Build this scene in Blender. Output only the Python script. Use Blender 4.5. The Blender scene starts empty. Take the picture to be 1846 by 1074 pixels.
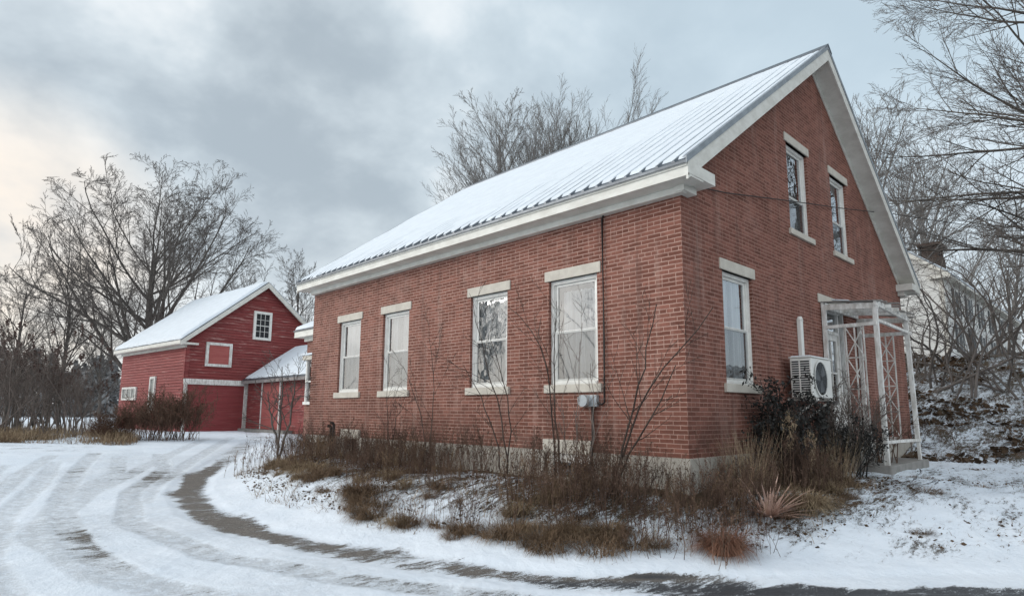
import bpy, math, random
import numpy as np
# ============================== GEO: terrain functions ==============================
def vhash(ix, iy, s):
    n = (ix.astype(np.int64) * 374761393 + iy.astype(np.int64) * 668265263 + s * 974711) & 0x7fffffff
    n = ((n ^ (n >> 13)) * 1274126177) & 0x7fffffff
    return ((n ^ (n >> 16)) & 0xffff) / 65535.0
def vnoise(x, y, s=0):
    x = np.asarray(x, float); y = np.asarray(y, float)
    ix = np.floor(x); iy = np.floor(y); fx = x - ix; fy = y - iy
    fx = fx * fx * (3 - 2 * fx); fy = fy * fy * (3 - 2 * fy)
    a = vhash(ix, iy, s); b = vhash(ix + 1, iy, s); c = vhash(ix, iy + 1, s); d = vhash(ix + 1, iy + 1, s)
    return (a + (b - a) * fx) * (1 - fy) + (c + (d - c) * fx) * fy
def fbm(x, y, s=0, o=4):
    v = 0; a = .5; t = 0
    for k in range(o):
        v = v + a * vnoise(x * 2 ** k + 17 * k, y * 2 ** k - 9 * k, s + k); t += a; a *= .5
    return v / t
def sm(a, b, x):
    t = np.clip((np.asarray(x, float) - a) / (b - a), 0, 1); return t * t * (3 - 2 * t)
BAND = [(-60, 24), (-33, 7.5), (-27, 5.2), (-21.7, 3.4), (-17.45, 1.15), (-13.43, -.96), (-10.47, -2.55), (-8.28, -3.35), (-5.85, -3.85),
        (-3.96, -3.9), (-2.55, -3.68), (-1.44, -3.38), (-.49, -3.08), (.31, -2.72), (.9, -2.2), (1.9, -1.2), (3.2, .35), (6, 3.2), (60, 57)]
def poly_dist(x, y, pts):
    """distance to a polyline, the side of it (+ left of travel) and the arc parameter"""
    x = np.asarray(x, float); y = np.asarray(y, float)
    best = np.full(x.shape, 1e9); sgn = np.zeros(x.shape)
    for (ax, ay), (bx, by) in zip(pts[:-1], pts[1:]):
        dx, dy = bx - ax, by - ay; L2 = dx * dx + dy * dy
        t = np.clip(((x - ax) * dx + (y - ay) * dy) / L2, 0, 1)
        d = np.hypot(x - ax - t * dx, y - ay - t * dy)
        s = np.sign(dx * (y - ay) - dy * (x - ax))
        m = d < best
        best = np.where(m, d, best); sgn = np.where(m, s, sgn)
    return best, sgn
TRACKS = [[(-16, -1.8), (-12.5, -2.6), (-9, -4.1), (-5.6, -4.9), (-2.9, -4.75), (-.9, -4.15), (.6, -3.4), (2.5, -1.9)],
          [(-17, -3.2), (-12.9, -4.3), (-8.7, -5.2), (-6.0, -5.55), (-4.1, -5.7), (-2.4, -5.6), (-1, -5.2), (.6, -4.4), (2.4, -3)],
          [(-15, -4.4), (-11, -5.2), (-7.2, -6.1), (-4.2, -6.5), (-2.2, -6.5), (0, -5.8)],
          [(-22, 2.4), (-17.5, .2), (-13, -2.0), (-9.6, -3.6), (-7.5, -4.3)]]
def gz(x, y, fine=True):
    x = np.asarray(x, float); y = np.asarray(y, float)
    lot = -.93 + .43 * sm(7, 24, -x)
    d, s = poly_dist(x, y, BAND)
    sd = d * s
    top = -.42 - .05 * sm(1, 3, x) - .10 * sm(6, 14, -x)
    z = lot + (top - lot) * sm(.35, 2.5, sd)
    bank = np.clip(y - 9.1, 0, 10.6) * .315
    bank = bank - .20 * (1 - np.exp(-np.clip(y - 9.3, 0, 99) / 1.2)) + .0
    z = z + np.clip(bank, 0, 9) * sm(-23, -12, x)
    if fine:
        near = 1 - sm(40, 80, np.hypot(x - 4, y + 7))
        mound = sm(.5, 1.6, sd) * near
        z = z + mound * (.10 * (fbm(x * 1.1, y * 1.1, 3) - .5) + .05 * (fbm(x * 4, y * 4, 5) - .5))
        z = z + near * sm(10, 12, y) * .45 * (fbm(x * .8, y * .8, 8) - .5)
        lotm = (1 - sm(.0, .6, sd)) * near
        z = z + lotm * .03 * (fbm(x * 1.5, y * 1.5, 11) - .5)
        z = z + near * .012 * (fbm(x * 9, y * 9, 13, 3) - .5)
        for T in TRACKS:
            td, ts = poly_dist(x, y, T)
            z = z - lotm * .008 * (1 - sm(.08, .2, td + .05 * (fbm(x * 2, y * 2, 15) - .5))) + lotm * .006 * np.exp(-((td - .24) / .08) ** 2) * fbm(x * 3, y * 3, 16)
        # a rim of snow along the inner edge of the bare gravel
        z = z + near * .012 * sm(.2, .6, sd) * (1 - sm(.6, 1.4, sd))
        z = z - near * .025 * (1 - sm(.25, .45, d))
    return z
# ============================== END GEO ==============================
D2R = math.radians
S = bpy.context.scene
COL = S.collection
rng = np.random.default_rng(7)
random.seed(7)
# ------------------------------------------------------------------ mesh helpers
class MB:
    def __init__(self, M=None):
        self.v = []; self.f = []; self.M = M
    def add(self, vs, fs):
        o = len(self.v)
        if self.M: vs = [self.M(*p) for p in vs]
        self.v += [tuple(p) for p in vs]; self.f += [tuple(i + o for i in f) for f in fs]
        return self
    def box(self, x0, x1, y0, y1, z0, z1):
        return self.add([(x0, y0, z0), (x1, y0, z0), (x1, y1, z0), (x0, y1, z0), (x0, y0, z1), (x1, y0, z1), (x1, y1, z1), (x0, y1, z1)],
                        [(0, 3, 2, 1), (4, 5, 6, 7), (0, 1, 5, 4), (1, 2, 6, 5), (2, 3, 7, 6), (3, 0, 4, 7)])
    def quad(self, a, b, c, d): return self.add([a, b, c, d], [(0, 1, 2, 3)])
    def poly(self, pts): return self.add(pts, [tuple(range(len(pts)))])
    def prism(self, pts, vec):
        n = len(pts); q = [tuple(p[i] + vec[i] for i in range(3)) for p in pts]
        return self.add(list(pts) + q, [tuple(range(n))[::-1], tuple(range(n, 2 * n))] + [(i, (i + 1) % n, n + (i + 1) % n, n + i) for i in range(n)])
    def bar(self, a, b, w, h, up=(0, 0, 1)):
        a = np.array(a, float); b = np.array(b, float); d = b - a; d /= np.linalg.norm(d)
        up = np.array(up, float); s = np.cross(d, up)
        if np.linalg.norm(s) < 1e-3: s = np.cross(d, (1, 0, 0))
        s /= np.linalg.norm(s); u = np.cross(s, d)
        c = [a + s * i * w / 2 + u * j * h / 2 for i, j in ((-1, -1), (1, -1), (1, 1), (-1, 1))]
        return self.prism([tuple(p) for p in c], tuple(b - a))
    def tube(self, pts, r, n=8):
        pts = np.array(pts, float)[None]; rr = np.full((1, pts.shape[1]), r) if np.isscalar(r) else np.array(r, float)[None]
        V, F = tubes(pts, rr, n)
        return self.add([tuple(p) for p in V], [tuple(f) for f in F])
    def disc(self, c, nrm, r, n=24, r2=None, thick=.0):
        nrm = np.array(nrm, float); nrm /= np.linalg.norm(nrm); a = np.cross(nrm, (0, 0, 1.)); a /= np.linalg.norm(a); b = np.cross(nrm, a)
        c = np.array(c, float); ring = lambda R, k: [tuple(c + nrm * k + R * (a * math.cos(t) + b * math.sin(t))) for t in np.linspace(0, 2 * math.pi, n, endpoint=False)]
        if r2 is None: return self.add(ring(r, thick), [tuple(range(n))])
        return self.add(ring(r, thick) + ring(r2, thick), [(i, (i + 1) % n, n + (i + 1) % n, n + i) for i in range(n)])
def tubes(P, R, n):
    """P (N,K,3), R (N,K) -> vertices, quads; open tubes with a closing point-like tip"""
    N, K, _ = P.shape
    T = np.gradient(P, axis=1); T /= np.linalg.norm(T, axis=2, keepdims=True) + 1e-9
    ref = np.where(np.abs(T[:, :1, 2:3]) > .8, np.array([1., 0, 0]), np.array([0, 0, 1.]))
    A = np.cross(T, np.broadcast_to(ref, T.shape)); A /= np.linalg.norm(A, axis=2, keepdims=True) + 1e-9
    B = np.cross(T, A)
    th = np.linspace(0, 2 * np.pi, n, endpoint=False)
    V = P[:, :, None] + R[:, :, None, None] * (A[:, :, None] * np.cos(th)[:, None] + B[:, :, None] * np.sin(th)[:, None])
    idx = np.arange(N * K * n).reshape(N, K, n)
    F = np.stack([idx[:, :-1], np.roll(idx, -1, 2)[:, :-1], np.roll(idx, -1, 2)[:, 1:], idx[:, 1:]], -1).reshape(-1, 4)
    return V.reshape(-1, 3), F
ORG = {}
def mesh_np(name, V, F):
    me = bpy.data.meshes.new(name); V = np.ascontiguousarray(V, dtype=np.float32); F = np.ascontiguousarray(F, dtype=np.int32)
    k = F.shape[1]
    me.vertices.add(len(V)); me.vertices.foreach_set('co', V.ravel())
    me.loops.add(F.size); me.loops.foreach_set('vertex_index', F.ravel())
    me.polygons.add(len(F)); me.polygons.foreach_set('loop_start', np.arange(0, F.size, k, dtype=np.int32))
    me.update(calc_edges=True)
    return me
def link(name, me, mat, parent=None, smooth=False):
    o = bpy.data.objects.new(name, me); COL.objects.link(o)
    if mat: me.materials.append(mat)
    if smooth: me.polygons.foreach_set('use_smooth', np.ones(len(me.polygons), dtype=bool))
    if parent: o.parent = parent
    return o
def obj(name, mb, mat, parent=None, smooth=False, bevel=0, local=False):
    """one mesh object; vertices in world coordinates unless local"""
    root = parent
    while root is not None and root.parent: root = root.parent
    off = np.array(root.location) if (root is not None and not local) else np.zeros(3)
    me = bpy.data.meshes.new(name)
    me.from_pydata([tuple(np.array(p) - off) for p in mb.v], [], mb.f); me.update()
    o = link(name, me, mat, parent, smooth)
    if bevel:
        b = o.modifiers.new('bevel', 'BEVEL'); b.width = bevel; b.segments = 2; b.limit_method = 'ANGLE'
    return o
def tag(o, label=None, cat=None, group=None, kind=None):
    if label: o['label'] = label
    if cat: o['category'] = cat
    if group: o['group'] = group
    if kind: o['kind'] = kind
    return o
def empty(name, loc, label, cat, group=None, rz=0):
    o = bpy.data.objects.new(name, None); COL.objects.link(o); o.location = loc; o.rotation_euler = (0, 0, rz); o.empty_display_size = .2
    return tag(o, label, cat, group)
def dup(o, loc, rz=0, sc=1, label=None, group=None):
    c = o.copy(); COL.objects.link(c); c.location = loc; c.rotation_euler = (0, 0, rz); c.scale = (sc, sc, sc) if np.isscalar(sc) else sc
    for ch in list(o.children):
        d = ch.copy(); COL.objects.link(d); d.parent = c
        for g in list(ch.children):
            e = g.copy(); COL.objects.link(e); e.parent = d
    if label: c['label'] = label
    if group: c['group'] = group
    return c
# ------------------------------------------------------------------ material helpers
class NT:
    def __init__(self, name):
        self.m = bpy.data.materials.new(name); self.m.use_nodes = True; self.t = self.m.node_tree; self.t.nodes.clear()
        self.out = self.n('ShaderNodeOutputMaterial')
    def n(self, ty, **kw):
        nd = self.t.nodes.new(ty)
        for k, v in kw.items():
            if k.startswith('i_'):
                key = k[2:]; key = int(key) if key.isdigit() else key.replace('_', ' ')
                self.set(nd.inputs[key], v)
            else: setattr(nd, k, v)
        return nd
    def set(self, sock, v):
        if isinstance(v, bpy.types.NodeSocket): self.t.links.new(v, sock)
        else: sock.default_value = v
    def math(self, op, a, b=0., c=None, clamp=False):
        nd = self.n('ShaderNodeMath', operation=op, use_clamp=clamp); self.set(nd.inputs[0], a); self.set(nd.inputs[1], b)
        if c is not None: self.set(nd.inputs[2], c)
        return nd.outputs[0]
    def mix(self, f, a, b, bt='MIX'):
        nd = self.n('ShaderNodeMix', data_type='RGBA', blend_type=bt); self.set(nd.inputs['Factor'], f)
        self.set(nd.inputs[6], a if isinstance(a, bpy.types.NodeSocket) else (*a[:3], 1)); self.set(nd.inputs[7], b if isinstance(b, bpy.types.NodeSocket) else (*b[:3], 1))
        return nd.outputs[2]
    def noise(self, scale, detail=4, rough=.6, vec=None, dist=0):
        nd = self.n('ShaderNodeTexNoise'); nd.inputs['Scale'].default_value = scale; nd.inputs['Detail'].default_value = detail
        nd.inputs['Roughness'].default_value = rough; nd.inputs['Distortion'].default_value = dist
        if vec is not None: self.t.links.new(vec, nd.inputs['Vector'])
        return nd.outputs['Fac']
    def ramp(self, f, lo, hi):
        nd = self.n('ShaderNodeMapRange', interpolation_type='SMOOTHSTEP'); self.set(nd.inputs[0], f); nd.inputs[1].default_value = lo; nd.inputs[2].default_value = hi
        return nd.outputs[0]
    def obj(self): return self.n('ShaderNodeTexCoord').outputs['Object']
    def geo(self): return self.n('ShaderNodeNewGeometry').outputs['Position']
    def bump(self, h, strength=.3, dist=.01):
        nd = self.n('ShaderNodeBump'); nd.inputs['Strength'].default_value = strength; nd.inputs['Distance'].default_value = dist; self.t.links.new(h, nd.inputs['Height'])
        return nd.outputs[0]
    def bsdf(self, col, rough=.7, spec=.3, normal=None, metal=0, **kw):
        b = self.n('ShaderNodeBsdfPrincipled'); self.set(b.inputs['Base Color'], col if isinstance(col, bpy.types.NodeSocket) else (*col[:3], 1))
        self.set(b.inputs['Roughness'], rough); b.inputs['Specular IOR Level'].default_value = spec; b.inputs['Metallic'].default_value = metal
        if normal is not None: self.t.links.new(normal, b.inputs['Normal'])
        for k, v in kw.items(): self.set(b.inputs[k.replace('_', ' ')], v)
        self.t.links.new(b.outputs[0], self.out.inputs[0])
        return b
def plain(name, c, c2=None, scale=6, rough=.7, spec=.3, bump=.0, metal=0, stretch=None):
    t = NT(name); c2 = c2 or tuple(x * .7 for x in c); v = t.geo()
    if stretch:
        mp = t.n('ShaderNodeMapping'); mp.inputs['Scale'].default_value = stretch; t.t.links.new(v, mp.inputs[0]); v = mp.outputs[0]
    n = t.noise(scale, 5, .65, v); col = t.mix(t.ramp(n, .3, .7), c2, c)
    t.bsdf(col, rough, spec, t.bump(t.noise(scale * 6, 4, .7, v), bump, .01) if bump else None, metal)
    return t.m
def mat_brick(name, b1, b2, mortar, mortar2):
    t = NT(name); o = t.geo()
    nrm = t.n('ShaderNodeNewGeometry').outputs['True Normal']
    sn = t.n('ShaderNodeSeparateXYZ', i_0=nrm); sp = t.n('ShaderNodeSeparateXYZ', i_0=o)
    isx = t.math('GREATER_THAN', t.math('ABSOLUTE', sn.outputs[0]), .6)
    mx = t.n('ShaderNodeMix', data_type='FLOAT'); t.set(mx.inputs[0], isx); t.set(mx.inputs[2], sp.outputs[0]); t.set(mx.inputs[3], sp.outputs[1])
    u = mx.outputs[0]
    # courses wander a little
    wob = t.math('MULTIPLY', t.math('SUBTRACT', t.noise(1.3, 2, .5, o), .5), .014)
    wob2 = t.math('MULTIPLY', t.math('SUBTRACT', t.noise(9, 2, .5, o), .5), .009)
    z = t.math('ADD', sp.outputs[2], t.math('ADD', wob, wob2))
    vec = t.n('ShaderNodeCombineXYZ', i_0=t.math('ADD', u, wob2), i_1=t.math('ADD', z, 10 * .0595)).outputs[0]
    bk = t.n('ShaderNodeTexBrick', offset=.5, offset_frequency=2, squash=.5, squash_frequency=7)
    t.t.links.new(vec, bk.inputs['Vector'])
    for k, v in dict(Scale=1, Brick_Width=.212, Row_Height=.0595, Mortar_Size=.0058, Mortar_Smooth=.5, Bias=-.1).items(): bk.inputs[k.replace('_', ' ')].default_value = v
    bk.inputs['Color1'].default_value = (0, 0, 0, 1); bk.inputs['Color2'].default_value = (1, 1, 1, 1); bk.inputs['Mortar'].default_value = (.5, .5, .5, 1)
    rnd = bk.outputs['Color']; fac0 = bk.outputs['Fac']
    fr = t.math('FRACT', t.math('DIVIDE', t.math('ADD', z, 10 * .0595), .0595))
    hor = t.math('SUBTRACT', 1, t.ramp(t.math('MINIMUM', fr, t.math('SUBTRACT', 1, fr)), .06, .15))
    fac = t.math('MAXIMUM', t.math('MULTIPLY', hor, .85), t.math('MULTIPLY', fac0, .95))
    bc = t.mix(t.math('ADD', .08, t.math('MULTIPLY', rnd, .84)), b1, b2)
    bc = t.mix(t.ramp(t.noise(2.1, 5, .7, o), .45, .8), bc, tuple(x * .62 for x in b1))
    bc = t.mix(t.math('MULTIPLY', t.ramp(t.noise(34, 4, .7, o), .5, .75), .45), bc, tuple(x * .5 for x in b1))
    mc = t.mix(t.ramp(t.noise(3, 4, .7, o), .3, .7), mortar2, mortar)
    # joints worn thin or smeared over in places
    wear = t.ramp(t.noise(14, 4, .7, o), .25, .5)
    # on gable-side faces the joints are tinted redder, varying with height
    mc = t.mix(t.math('MULTIPLY', isx, t.ramp(sp.outputs[2], .6, 4.6)), mc, (.38, .235, .19))
    mc = t.mix(t.math('MULTIPLY', isx, .35), mc, b2)
    col = t.mix(t.math('MULTIPLY', fac, t.math('ADD', t.math('MULTIPLY', wear, .55), .42)), bc, mc)
    # pale efflorescence in drifts
    col = t.mix(t.math('MULTIPLY', t.ramp(t.noise(.8, 5, .7, o), .52, .78), .22), col, (.5, .34, .29))
    col = t.mix(t.math('MULTIPLY', t.ramp(t.noise(.55, 6, .75, t.n('ShaderNodeVectorMath', operation='ADD', i_0=o, i_1=(7, 3, 1)).outputs[0]), .5, .8), .35), col, tuple(x * .55 for x in b1))
    # damp stain rising from the ground, soot streaks below the eaves
    damp = t.math('MULTIPLY', t.math('SUBTRACT', 1, t.ramp(sp.outputs[2], .1, 1.0)), t.ramp(t.noise(1.7, 5, .7, o), .36, .62))
    col = t.mix(t.math('MULTIPLY', damp, .6), col, (.10, .05, .04))
    mps = t.n('ShaderNodeMapping'); mps.inputs['Scale'].default_value = (2.6, 2.6, .22); t.t.links.new(o, mps.inputs[0])
    col = t.mix(t.math('MULTIPLY', t.ramp(t.noise(1.5, 5, .7, mps.outputs[0]), .52, .68), .38), col, (.10, .056, .046))
    col = t.mix(t.math('MULTIPLY', t.ramp(t.noise(1.9, 4, .7, t.n('ShaderNodeVectorMath', operation='ADD', i_0=mps.outputs[0], i_1=(3, 8, 5)).outputs[0]), .54, .70), .16), col, (.52, .40, .345))
    h = t.math('ADD', t.math('MULTIPLY', fac, -1.), t.math('MULTIPLY', t.noise(60, 4, .7, o), .5))
    t.bsdf(col, .88, .2, t.bump(h, .55, .006))
    return t.m
def mat_snow(name='snow', c=(.70, .75, .80), bs=.4):
    t = NT(name); o = t.geo()
    col = t.mix(t.ramp(t.noise(3, 5, .6, o), .35, .7), tuple(x * .93 for x in c), c)
    h = t.math('ADD', t.noise(7, 4, .6, o), t.math('MULTIPLY', t.noise(60, 3, .7, o), .25))
    t.bsdf(col, .65, .25, t.bump(h, bs, .04))
    return t.m
def mat_ground():
    t = NT('snowy_ground'); o = t.geo()
    at = lambda n: t.n('ShaderNodeAttribute', attribute_name=n).outputs['Fac']
    snow, litter, asph, track = at('snow'), at('litter'), at('asphalt'), at('track')
    mp = t.n('ShaderNodeMapping'); mp.inputs['Rotation'].default_value = (0, 0, D2R(-44)); mp.inputs['Scale'].default_value = (1.35, .42, 1); t.t.links.new(o, mp.inputs[0])
    n1 = t.noise(2.2, 6, .68, mp.outputs[0]); n2 = t.noise(13, 6, .75, mp.outputs[0], .4); n3 = t.noise(48, 5, .85, o)
    n = t.math('ADD', t.math('ADD', t.math('MULTIPLY', n1, .34), t.math('MULTIPLY', n2, .40)), t.math('MULTIPLY', n3, .26))
    v = t.math('ADD', snow, t.math('MULTIPLY', t.math('SUBTRACT', n, .5), 3.4))
    v = t.math('ADD', v, t.math('MULTIPLY', t.math('SUBTRACT', t.noise(115, 3, .6, o), .5), .85))
    cover = t.ramp(v, .46, .56)
    # what lies under the snow
    g1 = t.noise(55, 5, .8, o); g2 = t.noise(4, 4, .6, o)
    gravel = t.mix(t.ramp(g1, .42, .60), (.075, .064, .055), (.30, .275, .25)); gravel = t.mix(t.ramp(g2, .3, .7), gravel, t.mix(t.ramp(g1, .42, .62), (.11, .098, .086), (.2, .18, .16)))
    lit = t.mix(t.ramp(t.noise(28, 5, .8, o), .3, .7), (.02, .014, .009), (.17, .105, .06)); lit = t.mix(t.ramp(t.noise(5, 3, .6, o), .4, .65), lit, t.mix(t.ramp(n3, .3, .7), (.03, .024, .014), (.11, .085, .05)))
    asp = t.mix(t.ramp(t.noise(90, 4, .8, o), .3, .7), (.025, .027, .03), (.075, .078, .085))
    under = t.mix(litter, gravel, lit); under = t.mix(asph, under, asp)
    # snow: fresh white, greyer where driven on
    sc = t.mix(t.ramp(t.noise(1.1, 5, .6, o), .3, .7), (.74, .80, .87), (.81, .86, .92))
    dirt = t.math('MULTIPLY', track, t.ramp(t.noise(9, 6, .75, o), .34, .58))
    sc = t.mix(t.math('MULTIPLY', dirt, .62), sc, (.47, .49, .51))
    edge = t.math('SUBTRACT', t.ramp(v, .4, .5), t.ramp(v, .5, .66))
    sc = t.mix(t.math('MULTIPLY', t.math('MAXIMUM', edge, 0), .35), sc, (.55, .53, .5))
    col = t.mix(cover, under, sc)
    h = t.math('ADD', t.math('MULTIPLY', t.ramp(v, .40, .62), .8), t.math('ADD', t.math('MULTIPLY', t.noise(9, 5, .7, o), .8), t.math('ADD', t.math('MULTIPLY', g1, .25), t.math('MULTIPLY', track, t.math('MULTIPLY', t.noise(32, 4, .8, o), .6)))))
    rough = t.math('SUBTRACT', .85, t.math('MULTIPLY', asph, t.math('MULTIPLY', t.math('SUBTRACT', 1, cover), .4)))
    t.bsdf(col, rough, .3, t.bump(h, .7, .045))
    return t.m
def mat_glass():
    t = NT('window_glass'); fr = t.n('ShaderNodeFresnel'); fr.inputs[0].default_value = 2.0
    tr = t.n('ShaderNodeBsdfTransparent'); tr.inputs[0].default_value = (.97, .98, .98, 1)
    bmp = t.bump(t.noise(2.2, 2, .5, t.geo()), .03, .1)
    gl = t.n('ShaderNodeBsdfGlossy'); gl.inputs['Roughness'].default_value = .015; gl.inputs['Color'].default_value = (.95, .97, 1, 1); t.t.links.new(bmp, gl.inputs['Normal'])
    mx = t.n('ShaderNodeMixShader'); t.t.links.new(t.math('ADD', t.math('MULTIPLY', fr.outputs[0], 1.9), .05, clamp=True), mx.inputs[0]); t.t.links.new(tr.outputs[0], mx.inputs[1]); t.t.links.new(gl.outputs[0], mx.inputs[2])
    t.t.links.new(mx.outputs[0], t.out.inputs[0]); return t.m
def mat_screen():
    t = NT('insect_screen'); tr = t.n('ShaderNodeBsdfTransparent'); df = t.n('ShaderNodeBsdfDiffuse'); df.inputs[0].default_value = (.11, .12, .125, 1)
    mx = t.n('ShaderNodeMixShader'); mx.inputs[0].default_value = .20; t.t.links.new(tr.outputs[0], mx.inputs[1]); t.t.links.new(df.outputs[0], mx.inputs[2])
    t.t.links.new(mx.outputs[0], t.out.inputs[0]); return t.m
def mat_clap(name, c, c2, pale, amt=.3):
    t = NT(name); o = t.geo(); mp = t.n('ShaderNodeMapping'); mp.inputs['Scale'].default_value = (.6, .6, 9); t.t.links.new(o, mp.inputs[0])
    col = t.mix(t.ramp(t.noise(1.0, 5, .7, mp.outputs[0]), .3, .7), c2, c)
    col = t.mix(t.math('MULTIPLY', t.ramp(t.noise(1.4, 6, .8, mp.outputs[0]), .53, .66), amt), col, pale)
    col = t.mix(t.math('MULTIPLY', t.ramp(t.noise(.5, 4, .6, o), .45, .75), .4), col, c2)
    t.bsdf(col, .75, .25); return t.m
def mat_stone(name, c, c2, dark):
    t = NT(name); o = t.geo(); col = t.mix(t.ramp(t.noise(4, 5, .7, o), .3, .7), c2, c)
    col = t.mix(t.math('MULTIPLY', t.ramp(t.noise(45, 4, .8, o), .5, .75), .35), col, dark)
    mp = t.n('ShaderNodeMapping'); mp.inputs['Scale'].default_value = (3, 3, .5); t.t.links.new(o, mp.inputs[0])
    col = t.mix(t.math('MULTIPLY', t.ramp(t.noise(1.6, 5, .7, mp.outputs[0]), .5, .8), .45), col, dark)
    t.bsdf(col, .85, .25, t.bump(t.noise(50, 5, .75, o), .3, .006)); return t.m
M = {}
M['brick'] = mat_brick('old_red_brick', (.148, .058, .042), (.285, .122, .091), (.52, .35, .29), (.40, .25, .205))
M['snow'] = mat_snow()
M['ground'] = mat_ground()
M['glass'] = mat_glass(); M['screen'] = mat_screen()
M['trim'] = plain('cream_painted_trim', (.74, .725, .67), (.60, .58, .525), 3, .55, .35, .06, stretch=(1, 1, 2))
M['white'] = plain('white_window_paint', (.80, .79, .75), (.68, .66, .62), 7, .45, .4, .05)
M['old_white'] = plain('weathered_white_paint', (.82, .81, .78), (.50, .47, .43), 11, .7, .25, .2, stretch=(1, 1, .35))
M['stone'] = mat_stone('granite_trim', (.60, .56, .49), (.50, .46, .40), (.30, .27, .23))
M['found'] = mat_stone('foundation_stone', (.46, .43, .38), (.36, .33, .29), (.17, .15, .125))
M['conc'] = mat_stone('concrete_slab', (.30, .285, .265), (.21, .20, .185), (.11, .10, .09))
M['metal'] = plain('dark_grey_roof_metal', (.13, .145, .165), (.085, .095, .11), 5, .4, .5, 0, .6)
M['flash'] = plain('grey_rake_metal', (.30, .325, .35), (.22, .24, .26), 5, .45, .5, 0, .4)
M['curtain'] = plain('white_curtain_painted_folds', (.92, .93, .93), (.52, .55, .56), 13, .9, .1, 0, stretch=(1, 1, .06))  # grey vertical streaks in the colour stand in for fold shading and gathered cloth
M['dark'] = plain('dark_interior', (.025, .024, .022), None, 3, .9, .1)
M['barn'] = mat_clap('faded_red_barn_boards', (.285, .066, .063), (.185, .042, .042), (.47, .29, .26), .85)
M['barn_side'] = mat_clap('weathered_red_side_boards', (.315, .080, .075), (.22, .052, .050), (.48, .27, .245), .65)
M['barn_door'] = mat_clap('dull_red_garage_door', (.29, .066, .068), (.22, .048, .050), (.38, .18, .16), .3)
M['pink_door'] = mat_clap('pinkish_red_door', (.42, .13, .115), (.34, .085, .078), (.5, .25, .22), .3)  # paler, pinker red than the other boards
M['siding'] = mat_clap('white_clapboard', (.80, .80, .78), (.68, .68, .66), (.40, .38, .34), .4)
M['shutter'] = plain('grey_shutter_paint', (.10, .105, .11), None, 5)
M['chim'] = plain('sooty_chimney_brick', (.10, .065, .05), (.045, .035, .03), 6, .9)
M['ac'] = plain('off_white_enamel', (.78, .77, .73), (.70, .69, .65), 4, .4, .4)
M['ac_dark'] = plain('black_fan_grille', (.025, .027, .03), None, 9, .5)
M['ac_grey'] = plain('grey_fan_blade', (.16, .17, .18), None, 5, .5)
M['box'] = plain('grey_blue_meter_enamel', (.42, .45, .47), (.34, .37, .39), 9, .4, .5)
M['cable'] = plain('dark_cable', (.035, .028, .026), None, 9, .6)
M['bark'] = plain('grey_brown_bark', (.15, .135, .122), (.085, .075, .067), 9, .9, .1, .3)
M['twig'] = plain('grey_twigs', (.18, .16, .148), (.115, .10, .092), 3, .9, .1)
M['twig_grey'] = plain('pale_grey_twigs', (.26, .245, .235), (.17, .16, .15), 3, .9, .1)
M['brush'] = plain('brown_brush_twigs', (.20, .165, .145), (.12, .097, .085), 2, .9, .1)
M['twig_dark'] = plain('dark_brown_twigs', (.085, .066, .056), (.045, .035, .031), 3, .9, .1)
M['weed'] = plain('dead_weed_brown', (.155, .10, .075), (.06, .041, .033), 3, .95, .05)
M['weed2'] = plain('dead_weed_red_brown', (.19, .125, .092), (.085, .056, .043), 3, .95, .05)
M['seed'] = plain('dark_seed_heads', (.15, .105, .09), (.10, .07, .062), 12, .95, .05)
M['straw'] = plain('straw_grass', (.42, .32, .21), (.20, .145, .09), 5, .9, .1)
M['straw_dark'] = plain('matted_brown_grass', (.27, .185, .12), (.11, .075, .05), 4, .9, .1)
M['straw_red'] = plain('russet_grass', (.34, .185, .125), (.17, .085, .06), 7, .9, .1)
M['yucca'] = plain('bleached_pink_blades', (.62, .43, .35), (.42, .26, .20), 6, .7, .2)
M['plume'] = plain('tan_plume', (.46, .36, .25), (.3, .22, .14), 12, .9, .1)
M['leaf_dark'] = plain('blackened_leaves', (.028, .026, .022), (.014, .013, .012), 7, .6, .3)
M['bush'] = plain('russet_bush_leaves', (.155, .088, .060), (.075, .043, .031), 2, .9, .1)
M['litter'] = plain('leaf_litter_brown', (.12, .08, .052), (.045, .032, .023), 3, .9, .1)
M['conifer'] = plain('far_hazed_woods', (.30, .295, .29), (.21, .205, .205), .6, .9, .1)  # distance haze is mixed into this grey base colour
# ------------------------------------------------------------------ camera
CAMP = np.array([4.1887, -7.2222, .5738]); YAW, PITCH, ROLL = D2R(45.8508), D2R(8.1497), D2R(.3499)
F0 = np.array([-math.sin(YAW), math.cos(YAW), 0]); R0 = np.array([math.cos(YAW), math.sin(YAW), 0]); Z0 = np.array([0, 0, 1.])
Fw = F0 * math.cos(PITCH) + Z0 * math.sin(PITCH); U0 = -F0 * math.sin(PITCH) + Z0 * math.cos(PITCH)
R1 = R0 * math.cos(ROLL) + U0 * math.sin(ROLL); U1 = -R0 * math.sin(ROLL) + U0 * math.cos(ROLL)
from mathutils import Matrix, Vector
cd = bpy.data.cameras.new('camera'); cam = bpy.data.objects.new('camera', cd); COL.objects.link(cam)
mw = Matrix.Identity(4)
for i in range(3):
    mw[i][0] = R1[i]; mw[i][1] = U1[i]; mw[i][2] = -Fw[i]; mw[i][3] = CAMP[i]
cam.matrix_world = mw
cd.sensor_width = 36; cd.sensor_fit = 'HORIZONTAL'; cd.lens = 1114.8118 / 1846 * 36; cd.shift_y = (582.8922 - 537) / 1846
cd.clip_start = .05; cd.clip_end = 3000
S.camera = cam
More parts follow.
